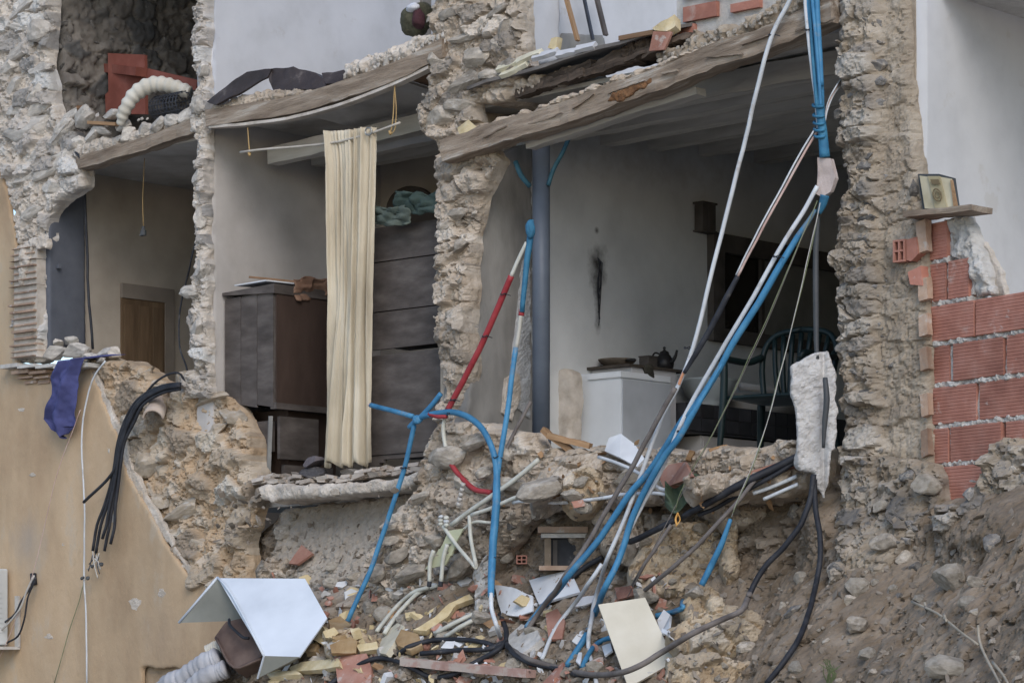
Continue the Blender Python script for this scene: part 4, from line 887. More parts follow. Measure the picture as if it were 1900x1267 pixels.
# ---------------- rubble and cushion on the curtain room floor
m_cush = M('charcoal_cloth', [(.05, .047, .05), (.075, .07, .073), (.10, .095, .097)], 6, .95, .3, 70)
m_mauve = M('mauve_grey_cloth', [(.09, .075, .082), (.14, .12, .125), (.19, .165, .165)], 6, .95, .3, 70)
m_beam_d = M('dusty_scrap', [(.22, .19, .165), (.31, .275, .24), (.40, .365, .33)], 7, .95, .4, 50, rnd=.2)
fpl = FW(-.06)
for (nm_, x, y_, rx, ry, mt, lb, ct) in (('cushion', 572, 880, .15, .06, m_cush, 'charcoal cushion lying on the slab edge below the curtain', 'cushion'), ('garment', 573, 857, .09, .05, m_mauve, 'mauve grey garment heaped behind the charcoal cushion', 'garment'),
                                   ('garment', 645, 876, .10, .045, m_beam_d, 'dusty grey rag between curtain hem and wardrobe foot', 'rag'), ('garment', 668, 880, .06, .04, m_mauve, 'small mauve rag beside the wardrobe foot', 'rag')):
    tag(lump(nm_, fpl.hit(x, y_) + N * .05, (rx, ry, .09), mt, len(lb), None, .35, 4, 2, 0, (U, Z, -N)), lb, ct)
rub = empty('floor_rubble', L(-2, 0, FLOOR), 'chips of plaster and tile lying on the curtain room slab', 'rubble', kind='stuff')
v_ = MB()
for k in range(150):
    x = rg.uniform(478, 780); y_ = np.interp(x, [478, 640, 780], [895, 892, 872]) - rg.random() ** 2 * 14; p = FW(rg.uniform(-.10, .1)).hit(x, y_)
    r_ = rg.uniform(.008, .035); a = rg.uniform(-.5, .5); e1 = (U * math.cos(a) + Z * math.sin(a) * .4) * r_ * 2; e2 = (Z + N * rg.uniform(-1, 1)) * r_ * .5; e3 = N * r_
    v_.hexa([p - e1 - e2 + e3 * -1, p + e1 - e2 * .8 - e3, p + e1 * .8 - e2 + e3, p - e1 - e2 + e3, p - e1 * .9 + e2 - e3, p + e1 + e2 - e3, p + e1 * .7 + e2 * .8 + e3, p - e1 + e2 + e3])
v_.build('chips', M('pale_scrap', [(.33, .28, .235), (.46, .40, .345), (.56, .51, .45)], 7, .95, .4, 50), rub)
# ---------------- dim room: cord and cables
tube('pull_cord', [FW(.3).hit(268, 292), FW(.3).hit(267, 350), FW(.3).hit(266, 422)], .0035, m_rope, label='thin lamp cord hanging in the dim room', cat='cord')
lh = bpy.context.scene.objects.get('pull_cord'); m_plas = M('dark_plastic', [(.05, .055, .06), (.075, .08, .085)], 8, .5, 0)
MB().tube([FW(.3).hit(266, 420), FW(.3).hit(266, 428)], .014, 10, smooth=1).tube([FW(.3).hit(266, 428), FW(.3).hit(266, 437)], .024, 10, smooth=1).tube([FW(.3).hit(266, 436), FW(.28).hit(259, 436)], .012, 8, smooth=1).build('lamp_holder', m_plas, lh)
m_blk = M('black_cable', [(.014, .015, .02), (.026, .028, .035), (.045, .047, .055)], 9, .6, .1, 60, spots=[((.16, .15, .14), 8, .62, .6)])
tube('cable', [F(140, 282, .05), F(152, 300, .06), F(157, 350, -.25), F(161, 450, -.33), F(164, 540, -.33), F(172, 648, -.3)], .011, m_blk, label='black cable running down the edge of the slate blue jamb', cat='cable')
tube('cable', [F(366, 438, .02), F(356, 480, .0), F(346, 520, -.1), F(334, 570, -.15), F(332, 640, -.15), F(345, 680, -.1), F(350, 705, 0)], .007, m_blk, label='thin cable dangling in front of the dim room niche', cat='cable')
# ---------------- top storey left: red boards, white duct, wire coil
m_red = M('red_brown_paint', [(.16, .052, .038), (.21, .07, .052), (.25, .10, .078)], 5, .8, .2, 40, rnd=.1, spots=[((.36, .29, .26), 9, .68, .4)])
rp_ = FW(.55)
tag(sheet('board', [rp_.hit(*q) for q in [(200, 99), (268, 102), (270, 212), (196, 212), (195, 176), (201, 170)]], .03, m_red), 'upright red brown board leaning in the top storey', 'board')
tag(bar('plank', FW(.75).hit(152, 122), FW(.5).hit(262, 134), .10, .07, m_red, seed=3), 'short red plank end poking out behind the upright board', 'plank')
tag(bar('plank', FW(.6).hit(262, 134), FW(.55).hit(372, 160), .08, .08, m_red, seed=4), 'red plank running from the upright board to the broken wall end', 'plank')
tag(bar('plank', FW(.42).hit(92, 98), FW(.3).hit(148, 205), .10, .03, m_wood, seed=5), 'dark plank leaning against the old stone wall', 'plank')
tag(sheet('panel', [FW(.2).hit(*q) for q in [(93, 110), (104, 140), (118, 203), (96, 205)]], .02, M('pale_panel', [(.36, .38, .37), (.46, .48, .47)], 6, .8, .1)), 'pale panel strip with blue mark beside the stone pier', 'panel')
tag(sheet('blue_tape', [FW(.17).hit(*q) for q in [(92, 149), (104, 149), (107, 165), (94, 168)]], .006, M('teal_tape', [(.04, .12, .16), (.06, .15, .2)], 6, .6, 0)), 'small blue strip stuck on the pale panel', 'strip')
tag(bar('plank', FW(-.04).hit(166, 228), FW(-.04).hit(218, 231), .05, .025, m_splint, seed=6), 'short light plank end lying in the rubble under the duct', 'plank')
m_duct = M('cream_duct', [(.48, .45, .38), (.58, .55, .48), (.64, .62, .56)], 6, .7, .2, 50, large=.2)
dp = spline([FW(-.07).hit(222, 232), FW(-.07).hit(232, 204), FW(-.03).hit(252, 174), FW(.05).hit(285, 157), FW(.12).hit(318, 160), FW(.2).hit(352, 172)], 12)
rr_ = [.055 * (1 + .10 * math.sin(i * 1.25)) * np.interp(i / (len(dp) - 1), [0, .12, .5, 1], [.45, .85, 1.15, .95]) for i in range(len(dp))]
tag(MB().tube(dp, rr_, 18, smooth=0).build('duct', m_duct, None, True), 'bent cream flexible duct lying over the broken floor edge', 'duct')
m_wire = M('dark_wire', [(.05, .055, .07), (.08, .085, .10)], 9, .5, 0, metallic=.3)
wc = MB(); c0 = FW(.12).hit(318, 196)
for k in range(9):
    a = -.2 + .4 * k / 8
    wc.tube([c0 + U * (a * .75) + (N * math.cos(t_) + Z * math.sin(t_)) * .09 for t_ in np.linspace(0, 6.28, 13)], .0035, 5, cap=False, smooth=1)
for k in range(16):
    t_ = 6.28 * k / 16; off = (N * math.cos(t_) + Z * math.sin(t_)) * .09
    wc.tube([c0 + U * -.17 + off, c0 + U * .17 + off], .003, 4, smooth=1)
for k in range(5):
    wc.tube([c0 + U * (.02 * k - .17) + (N * math.cos(t_) + Z * math.sin(t_)) * (.085 - .012 * k) for t_ in np.linspace(0, 6.28, 13)], .004, 5, cap=False, smooth=1)
tag(wc.build('wire_mesh_roll', m_wire), 'roll of dark wire mesh under the cream duct', 'wire roll')
# ---------------- upstairs of the curtain room
m_leath = M('dark_leather', [(.028, .022, .022), (.045, .035, .034), (.065, .052, .05)], 6, .5, .3, 50, spots=[((.16, .14, .13), 6, .62, .5)])
ls = empty('leather_case', F(500, 160, .1), 'dark brown leather case burst open on the sagging floor', 'case')
sheet('lid', [F(384, 190, .16), F(430, 152, .14), F(458, 134, .1), F(503, 127, .05), F(497, 143, .08), F(440, 176, .14), F(402, 194, .18)], .02, m_leath, ls, warp=.012, seed=3)
sheet('body', [F(503, 126, .04), F(545, 124, .0), F(588, 134, -.04), F(606, 150, -.02), F(604, 168, .05), F(560, 166, .06), F(505, 166, .08), F(498, 145, .08)], .25, m_leath, ls, warp=.02, seed=4)
sheet('flap', [F(596, 138, -.05), F(640, 130, -.08), F(648, 150, -.02), F(606, 158, .02)], .03, m_leath, ls, warp=.015, seed=5)
bgp = FW(.10)
bag = tag(lump('bag', bgp.hit(772, 34), (.14, .14, .12), M('olive_bag', [(.055, .055, .035), (.09, .085, .055), (.13, .12, .08)], 6, .9, .4, 40), 4, None, .22, 4, 2, 0, (U, Z, -N)), 'olive sack with crumpled clothes at the edge of the upstairs floor', 'sack')
lump('white_garment', bgp.hit(780, 18) - N * .08, (.075, .035, .06), M('white_cloth', [(.55, .56, .6), (.66, .67, .71)], 5, .95, .2, 60), 5, bag, .35, 3, 2) if False else None
o = lump('white_garment', bgp.hit(782, 20) - N * .09, (.08, .035, .05), M('white_cloth', [(.55, .56, .6), (.66, .67, .71)], 5, .95, .2, 60), 5, None, .35, 3, 2, -.5, (U, Z, -N)); tag(o, 'white garment stuffed into the olive sack', 'garment')
o = lump('dark_red_garment', bgp.hit(793, 42) - N * .09, (.05, .08, .05), M('wine_cloth', [(.05, .02, .025), (.08, .035, .04)], 5, .95, .2, 60), 6, None, .3, 3, 2, 0, (U, Z, -N)); tag(o, 'dark wine coloured garment in the olive sack', 'garment')
# ---------------- upstairs of the kitchen
UW = PW(-.45)
for i, (x0, y0, x1, y1, w_, mt, lb) in enumerate([(1046, -20, 1072, 76, .05, m_splint, 'orange brown stick leaning upstairs in the doorway'), (1080, -20, 1100, 74, .02, m_wire, 'thin dark rod leaning upstairs between two sticks'), (1103, -20, 1124, 66, .04, m_darkwood, 'dark grey batten leaning upstairs against the white wall')]):
    tag(bar('stick', PW(-.36).hit(x0, y0), PW(-.25).hit(x1, y1), w_, .02, mt, seed=i), lb, 'stick')
m_foam = M('yellow_foam', [(.52, .40, .21), (.62, .51, .31), (.68, .60, .43)], 10, .95, .5, 60)
m_foamb = M('foam_crust', [(.27, .17, .085), (.35, .24, .13), (.42, .32, .20)], 8, .95, .4, 50)
def foam(lb, pts, th=.05, seed=0, name='foam_piece', m=None, wp=.012):
    o = sheet(name, pts, th, m or m_foam, None, wp, seed); return tag(o, lb, 'foam')
foam('yellow foam lump by the red tile above the beam', [F(1211, 52, .1), F(1225, 42, .1), F(1240, 36, .1), F(1252, 28, .08), F(1253, 48, .1), F(1238, 57, .12), F(1215, 56, .12)], .07, 1)
foam('yellow foam chunk wedged on the low end of the beam', [F(848, 238, .16), F(868, 222, .14), F(884, 236, .16), F(894, 246, .17), F(872, 252, .2), F(852, 250, .2)], .08, 2)
foam('upright yellow foam block beside the upstairs white wall', [F(1016, 88, .12), F(1022, 70, .1), F(1034, 70, .1), F(1030, 92, .12)], .05, 3)
for i, (x0, y0, x1, y1) in enumerate([(918, 132, 962, 112), (926, 142, 975, 118), (955, 118, 1000, 98), (985, 110, 1030, 96), (1030, 104, 1075, 92), (1066, 92, 1100, 84)]):
    lb = ['cream foam strip at the low end of the bent board', 'second cream foam strip on the bent board', 'longest cream foam strip on the bent board slope', 'white plaster shard by the upright foam block', 'white plaster shard midway up the bent board', 'white plaster shard at the foot of the upstairs sticks'][i]
    dx, dy = 5, -6; o = foam(lb, [F(x0, y0, .16), F(x1, y1, .14), F(x1 + dx, y1 + dy - 3, .1), F(x0 + dx, y0 + dy - 3, .12)], .03, i + 10, 'foam_strip' if i < 3 else 'plaster_shard', M('cream_foam', [(.60, .55, .40), (.70, .66, .52)], 10, .95, .4, 50) if i < 3 else m_white)
    if i >= 3: o['category'] = 'plaster'
tag(sheet('tile', [F(1204, 95, .14), F(1212, 58, .14), F(1247, 60, .12), F(1232, 92, .14)], .02, m_tile, None, .004), 'square terracotta tile standing below the foam lump over the kitchen', 'tile')
tag(bar('stick', F(1150, 72, .1), F(1215, 60, .08), .03, .03, m_wood), 'brown splinter lying on the high end of the bent board', 'splinter')
# ---------------- kitchen
# blue grey downpipe with its branches
m_gpipe = M('grey_pvc', [(.085, .105, .135), (.11, .13, .165), (.13, .155, .19)], 3, .45, .05, 40, large=.15)
dpz = PW(-.28)
pc = D(1004, 600, 20.25)
pp = empty('downpipe', np.array([pc[0], pc[1], 1.4]), 'thick blue grey drain pipe standing in the kitchen corner', 'pipe')
dpo = MB().tube([(pc[0], pc[1], 1.42), (pc[0], pc[1], 3.86)], .062, 24, smooth=1).build('pipe', m_gpipe, pp, True)
for z_ in (1.62, 3.75): MB().tube([(pc[0], pc[1], z_), (pc[0], pc[1], z_ + .09)], .070, 24, smooth=1).build('collar', m_gpipe, dpo, True)
m_teal = M('teal_conduit', [(.035, .11, .15), (.055, .15, .20), (.08, .19, .24)], 8, .55, .1, 60)
tube('conduit', [D(958, 300, 20.12), D(968, 325, 20.1), D(985, 345, 20.15)], .019, m_teal, label='short teal conduit end sticking out left of the drain pipe', cat='conduit')
tube('conduit', [D(1060, 245, 20.3), D(1045, 280, 20.25), D(1028, 315, 20.2), D(1018, 345, 20.2)], .016, m_teal, label='teal and black conduit rising right of the drain pipe', cat='conduit')
# strands at the scorch
for i in range(6):
    x = 1105 + i * 1.6
    tube('burnt_wire', [KW.hit(x, 478 + i * 2) + U * .02, KW.hit(1108 + rg.uniform(-4, 4), 520) + U * .02, KW.hit(1108 + rg.uniform(-3, 3), 560) + U * .02, KW.hit(1108 + rg.uniform(-2, 2), 575 + i * 6) + U * .02], .003, m_blk, label='burnt black wire strand hanging from the scorch mark', cat='wire', group='burnt wires at the scorch mark')
# hatch window
hw = empty('hatch_window', KW.hit(1430, 630), 'dark framed hatch window in the kitchen wall behind the chair', 'window')
a0, b0, a1, b1 = KW.ab(1311, 632) + KW.ab(1600, 432); a1, b1 = KW.ab(1600, 440); b1 = KW.ab(1311, 432)[1]
m_frm = M('grey_frame', [(.055, .05, .045), (.085, .075, .068), (.11, .10, .09)], 5, .8, .2, 40)
def kbox(nm_, mt, x0, x1, z0, z1, p0, p1, par): return MB().box(-.407 + p0, -.407 + p1, x0, x1, z0, z1).build(nm_, mt, par)
kbox('frame', m_frm, a0, a0 + .14, b0, b1, .0, .07, hw); kbox('frame', m_frm, a0 + .14, a1, b1 - .14, b1, .0, .07, hw); kbox('frame', m_frm, a0 + .14, a1, b0, b0 + .10, .0, .07, hw); kbox('frame', m_frm, a1 - .1, a1, b0 + .1, b1 - .14, .0, .07, hw)
kbox('pane', M('dark_glass', [(.012, .011, .01), (.02, .018, .016)], 4, .25, 0), a0 + .14, a0 + .62, b0 + .10, b1 - .14, .005, .02, hw)
kbox('pane', M('dull_glass', [(.16, .16, .15), (.22, .22, .20)], 3, .35, 0, large=.3), a0 + .66, a1 - .1, b0 + .10, b1 - .14, .005, .02, hw)
kbox('mullion', m_frm, a0 + .62, a0 + .66, b0 + .10, b1 - .14, .0, .05, hw)
sk = empty('wall_lantern', KW.hit(1296, 428), 'small dark lantern box fixed above the hatch window corner', 'lantern')
a0, b0 = KW.ab(1285, 428); a1, b1 = KW.ab(1309, 384)
kbox('body', m_frm, a0, a1, b0, b1, .02, .10, sk); kbox('cap', m_frm, a0 - .01, a1 + .01, b1, b1 + .015, .01, .11, sk); kbox('foot', m_frm, a0 - .008, a1 + .008, b0 - .012, b0, .01, .108, sk)
kbox('rib', m_frm, (a0 + a1) / 2 - .01, (a0 + a1) / 2 + .01, b0, b1, .10, .108, sk)
# white stove casing
m_enam = M('white_enamel', [(.66, .69, .72), (.72, .75, .78), (.76, .79, .82)], 3, .6, .05, 40, large=.12)
sv = empty('stove', L(-.2, 1.4, FLOOR), 'white boxy stove casing standing against the kitchen wall', 'stove')
bb('casing', sv, m_enam, -.40, -.005, 1.16, 1.72, 1.42, 2.21)
bb('rear_casing', sv, m_white, -.44, -.02, 1.30, 1.80, 1.42, 2.25)
bb('shaded_side', sv, M('grey_enamel', [(.44, .47, .51), (.50, .53, .57)], 3, .6, .05, 40), -.005, .004, 1.17, 1.71, 1.43, 2.15)  # same white casing; shade of this side put into a greyer colour
bb('top_trim', sv, m_enam, -.30, .01, 1.145, 1.70, 2.165, 2.18)
bb('top', sv, M('charred_board', [(.045, .038, .032), (.075, .062, .05)], 6, .9, .4, 30), -.46, .0, 1.25, 1.9, 2.25, 2.27)
tag(bar('post', L(-.38, 1.02, 1.42), L(-.38, 1.02, 2.22), .06, .05, m_red), 'narrow red brown post left of the white stove', 'post')
tag(relief('plaster_stub', FW(.95), [(1024, 690), (1048, 682), (1062, 690), (1058, 820), (1030, 820)], m_pale, .015, .12, rough_disp(.03, 7, 3), .02, 14, .03), 'broken plaster stub between drain pipe and stove', 'plaster')
# pan, box and kettle
m_iron = M('black_iron', [(.012, .012, .013), (.022, .021, .021)], 6, .45, .1, 40)
def lathe(c, prof, seg=20, ax=(1, 0, 0), up=Z):
    m = MB(); vs = []; X_ = U; Y_ = N
    for r, z in prof:
        for k in range(seg): a = 2 * math.pi * k / seg; vs.append(np.array(c) + X_ * r * math.cos(a) + Y_ * r * math.sin(a) + Z * z)
    n = len(prof); fs = [[i * seg + k, i * seg + (k + 1) % seg, (i + 1) * seg + (k + 1) % seg, (i + 1) * seg + k] for i in range(n - 1) for k in range(seg)]
    fs += [list(range(seg))[::-1], [(n - 1) * seg + k for k in range(seg)]]; m.add(vs, fs); return m
pan = lathe(L(-.26, 1.42, 2.272), [(.05, 0), (.10, .012), (.135, .045), (.142, .058), (.13, .056), (.10, .03), (.02, .02)]).build('pan', M('crusted_pan', [(.07, .052, .038), (.12, .095, .072), (.17, .14, .11)], 6, .9, .5, 40), None, True); tag(pan, 'crusted brown pan lying on the stove top', 'pan')
MB().tube([L(-.14, 1.38, 2.315), L(.0, 1.30, 2.30)], .012, 8, smooth=1).build('handle', m_iron, pan, True)
tag(MB().box(-.22, -.13, 1.62, 1.72, 2.272, 2.36).box(-.225, -.125, 1.615, 1.725, 2.36, 2.368).build('tin', m_rot if False else m_frm), 'small dark tin between pan and kettle', 'tin')
kc = KW.hit(1171, 681); kc = L(-.13, 1.80, 2.272)
kt = empty('kettle', kc, 'small black kettle with spout and looped handle on the stove', 'kettle')
lathe(kc, [(.05, 0), (.068, .02), (.072, .05), (.06, .085), (.04, .115), (.035, .125)]).build('body', m_iron, kt, True)
lathe(kc + Z * .125, [(.038, 0), (.03, .012), (.012, .02), (.008, .03), (.012, .042), (.004, .05)]).build('lid', m_iron, kt, True)
MB().tube([kc + U * .06 + Z * .05, kc + U * .10 + Z * .085, kc + U * .12 + Z * .14], [.018, .013, .009], 8).build('spout', m_iron, kt, True)
MB().tube([kc - U * .035 + Z * .12, kc - U * .09 + Z * .135, kc - U * .115 + Z * .10, kc - U * .10 + Z * .05, kc - U * .066 + Z * .035], .007, 8).build('handle', m_iron, kt, True)
tag(lump('crumpled_rag', L(-.02, 1.5, 2.215), (.10, .025, .06), M('dark_rag', [(.04, .038, .03), (.07, .065, .05)], 6, .95, .4, 40), 8, None, .4, 3, 2, 0, (N, Z, -N)), 'dark crumpled rag on the front edge of the stove', 'rag')
# counter with basin
ct = empty('counter', L(-.1, 2.6, FLOOR), 'low kitchen counter of dark tiles on a pale block behind the cables', 'counter')
m_dtile = M('dark_tile', [(.035, .035, .04), (.05, .05, .056), (.07, .07, .075)], 4, .35, .05, 30, rnd=.3)
bb('counter_block', ct, m_grey, -.38, .02, 2.05, 3.3, 1.42, 1.80)
for k in range(14):
    for j in range(2):
        bb('tile', ct, m_dtile, .04, .052, 1.86 + .15 * k, 1.86 + .15 * k + .143, 1.83 + .10 * j, 1.83 + .10 * j + .095)
bb('slab', ct, m_dtile, -.40, .04, 1.84, 4.0, 1.81, 2.03)
for k in range(5):
    bb('brick', ct, m_grey, .022, .032, 2.06 + .25 * (k % 3), 2.06 + .25 * (k % 3) + .24, 1.45 + .11 * (k // 3 * 1) + .11 * (k % 2), 1.45 + .11 * (k // 3) + .11 * (k % 2) + .1)
bc = L(-.16, 2.35, 2.03)
bs = lathe(bc, [(.10, 0), (.11, .03), (.115, .06), (.17, .10), (.215, .20), (.225, .215), (.21, .21), (.10, .07), (.02, .05)], 24).build('basin', M('white_ceramic', [(.52, .56, .56), (.60, .64, .64)], 3, .3, 0), None, True); tag(bs, 'white ceramic basin standing on the dark tiled counter', 'basin')
tag(MB().tube([L(-.2, 2.75, 2.10), L(-.2, 3.6, 2.10)], .085, 18, smooth=1).tube([L(-.12, 2.70, 2.22), L(-.12, 3.6, 2.22)], .03, 10, smooth=1).build('rolled_mat', m_grey, None, True), 'grey rolled mat lying on the counter behind the chair', 'mat')
# green plastic chair
m_gch = M('green_plastic', [(.006, .015, .017), (.009, .02, .021), (.013, .027, .027)], 3, .45, .05, 40, spots=[((.12, .13, .12), 10, .66, .4)])
cc = D(1446, 830, 19.55); cc[2] = 1.42
CS = 1.12
ch = empty('chair', cc, 'dark green plastic armchair with slatted back in the kitchen', 'chair')
fwd = np.array([-.50, -.87, 0]); fwd /= np.linalg.norm(fwd); sid = np.cross(fwd, Z)
def cp_(x, y, z): return cc + (sid * x + fwd * y + Z * z) * CS
seat = MB(); vs = [cp_(x, y, .42 - .03 * (1 - (x / .22) ** 2) * (1 - ((y) / .24) ** 2)) for x in np.linspace(-.23, .23, 9) for y in np.linspace(-.23, .25, 9)]
fs = [[i * 9 + j, (i + 1) * 9 + j, (i + 1) * 9 + j + 1, i * 9 + j + 1] for i in range(8) for j in range(8)]
o = wobj('seat', vs, fs, m_gch, ch, True); md = o.modifiers.new('thickness', 'SOLIDIFY'); md.thickness = .02
for sx in (-1, 1):
    MB().tube([cp_(.25 * sx, .24, .64), cp_(.25 * sx, .25, .42), cp_(.27 * sx, .28, .0)], [.024, .028, .018], 8).build('leg', m_gch, ch, True)
    MB().tube([cp_(.22 * sx, -.22, .44), cp_(.25 * sx, -.27, .2), cp_(.27 * sx, -.30, .0)], [.03, .026, .018], 8).build('leg', m_gch, ch, True)
    MB().tube([cp_(.24 * sx, -.27, .70), cp_(.28 * sx, -.15, .66), cp_(.29 * sx, .10, .655), cp_(.27 * sx, .24, .65), cp_(.25 * sx, .25, .62)], .024, 8).build('armrest', m_gch, ch, True)
    MB().tube([cp_(.20 * sx, -.22, .42), cp_(.24 * sx, -.27, .62), cp_(.235 * sx, -.31, .76), cp_(.16 * sx, -.33, .84), cp_(0, -.335, .865)], .022, 8).build('back_frame', m_gch, ch, True)
for k in range(7):
    x = (k - 3) / 3; MB().tube([cp_(.10 * x, -.22, .43), cp_(.15 * x, -.27, .60), cp_(.18 * x, -.325, .84 - .03 * x * x)], .019, 6).build('slat', m_gch, ch, True)
# ---------------- shelf and framed case at the white wall
sb = tag(bar('shelf_board', FW(-.06).hit(1696, 402), FW(-.10).hit(1822, 388), .20, .035, m_beam, warp=.008), 'rough wooden board shelf on top of the red brick wall', 'shelf')
fr = empty('framed_case', FW(-.05).hit(1740, 390), 'open cream case with a round emblem standing on the board shelf', 'case')
fp = FW(-.04)
m_cream = M('cream_card', [(.46, .41, .28), (.56, .51, .37), (.62, .58, .45)], 6, .8, .1, 40)
sheet('back', [fp.hit(*q) for q in [(1703, 323), (1742, 323), (1768, 330), (1776, 384), (1745, 388), (1712, 388)]], .03, m_plas, fr)
sheet('left_wing', [FW(-.06).hit(*q) for q in [(1706, 326), (1721, 328), (1735, 387), (1716, 387)]], .01, m_cream, fr)
sheet('centre_panel', [FW(-.072).hit(*q) for q in [(1721, 327), (1743, 327), (1757, 386), (1735, 387)]], .01, M('cream_card_dark', [(.36, .31, .19), (.44, .39, .26)], 8, .8, .1, 40), fr)
sheet('right_wing', [FW(-.06).hit(*q) for q in [(1744, 328), (1765, 332), (1774, 384), (1757, 386)]], .01, m_cream, fr)
e = [FW(-.085).hit(1739 + 7.5 * math.cos(a) + 2 * math.sin(a), 362 + 11.5 * math.sin(a)) for a in np.linspace(0, 6.28, 17)]
tube('emblem_ring', e, .004, M('brown_ink', [(.16, .12, .07), (.2, .16, .09)], 6, .8, 0), fr, 5, n=1)
tube('emblem_ring', [FW(-.085).hit(1739 + 4 * math.cos(a), 362 + 6 * math.sin(a)) for a in np.linspace(0, 6.28, 13)], .003, MATS['brown_ink'], fr, 5, n=1)
sheet('title_strip', [FW(-.085).hit(*q) for q in [(1726, 333), (1741, 333), (1744, 342), (1729, 342)]], .003, MATS['brown_ink'], fr)
sheet('wood_edge', [FW(-.075).hit(*q) for q in [(1763, 334), (1767, 334), (1776, 382), (1769, 384)]], .01, m_splint, fr)
# ---------------- purple cloth over the sill
m_pur = M('violet_cloth', [(.05, .055, .15), (.07, .078, .21), (.095, .105, .27)], 4, .85, .3, 60, large=.2)
def pur(a, b):
    yk = [0, .10, .3, .55, .8, .93, 1]; xl = np.interp(b, yk, [128, 112, 100, 98, 86, 100, 122]); xr = np.interp(b, yk, [182, 152, 142, 142, 140, 138, 128]); y_ = np.interp(b, [0, .1, 1], [660, 672, 808])
    y_ = y_ + (6 * math.sin(a * 5) if b > .9 else 0) - 8 * (1 - b) * a
    p = FW(-.20 + .09 * b).hit(xl + (xr - xl) * a, y_)
    if b < .1: p = p + N * .25 * (1 - b / .1)
    q = np.array([[a * 3.2, b * 4.5, 2.0]])
    return p - N * (.05 * float(fbm(q, 3, 4)[0]) + .030 * math.sin(a * 10 + b * 3) + .04 * math.sin(a * math.pi))
tag(surf('cloth', pur, 40, 70, m_pur, None, .004), 'violet blue cloth draped over the broken window sill', 'cloth')
# ---------------- air conditioner and cables by the ochre wall
ac = empty('air_conditioner', FW(-.05).hit(0, 1200), 'white air conditioner casing on a bracket at the ochre wall', 'air conditioner')
m_acw = M('ivory_plastic', [(.52, .54, .54), (.60, .62, .62)], 3, .5, .03, 40, large=.1)
a1, b1 = FW(-.35).ab(-38, 1053); _, b0 = FW(-.35).ab(-38, 1196)
bm = MB().box(a1 - .8, a1, -.35, -.06, b0, b1).build('casing', m_acw, ac); md = bm.modifiers.new('edge', 'BEVEL'); md.width = .015; md.segments = 3
for k in range(9): bb('louvre', bm, m_acw, a1, a1 + .004, -.30, -.12, b0 + .10 + .04 * k, b0 + .118 + .04 * k)
a2, _ = FW(-.03).ab(36, 1100); b2 = FW(-.05).ab(36, 1105)[1]
bb('bracket', ac, m_mort, a2 - .03, a2 + .02, -.055, -.035, b0 - .02, b2); bb('bracket', ac, m_mort, a1 - .8, a2 + .02, -.36, -.04, b0 - .035, b0 - .012)
hole = tag(lump('wall_hole_rim', FW(-.03).hit(63, 1073), (.026, .05, .02), m_clay, 4, None, .3, 3, 1, 0, (U, Z, -N)), 'small rough hole in the ochre wall where cables enter', 'hole')
for i, (lb, q) in enumerate([('grey cable looping from the wall hole to the air conditioner top', [(66, 1072), (58, 1090), (40, 1115), (28, 1140), (0, 1160)]), ('dark cable drooping from the wall hole under the bracket', [(66, 1078), (52, 1110), (46, 1150), (34, 1180), (12, 1192)]), ('pale cable beside the wall hole', [(64, 1068), (50, 1098), (38, 1130), (18, 1155), (-6, 1175)])]):
    tube('cable', [FW(-.09 - .02 * i).hit(*p) for p in q], .008, [m_wire, m_blk, m_mort][i], label=lb, cat='cable')
tag(MB().tube([FW(-.04).hit(62, 1064), FW(-.05).hit(63, 1084)], .028, 10, smooth=1).build('sleeve', m_blk, None, True), 'black sleeve in the hole of the ochre wall', 'sleeve')
BL_ = []
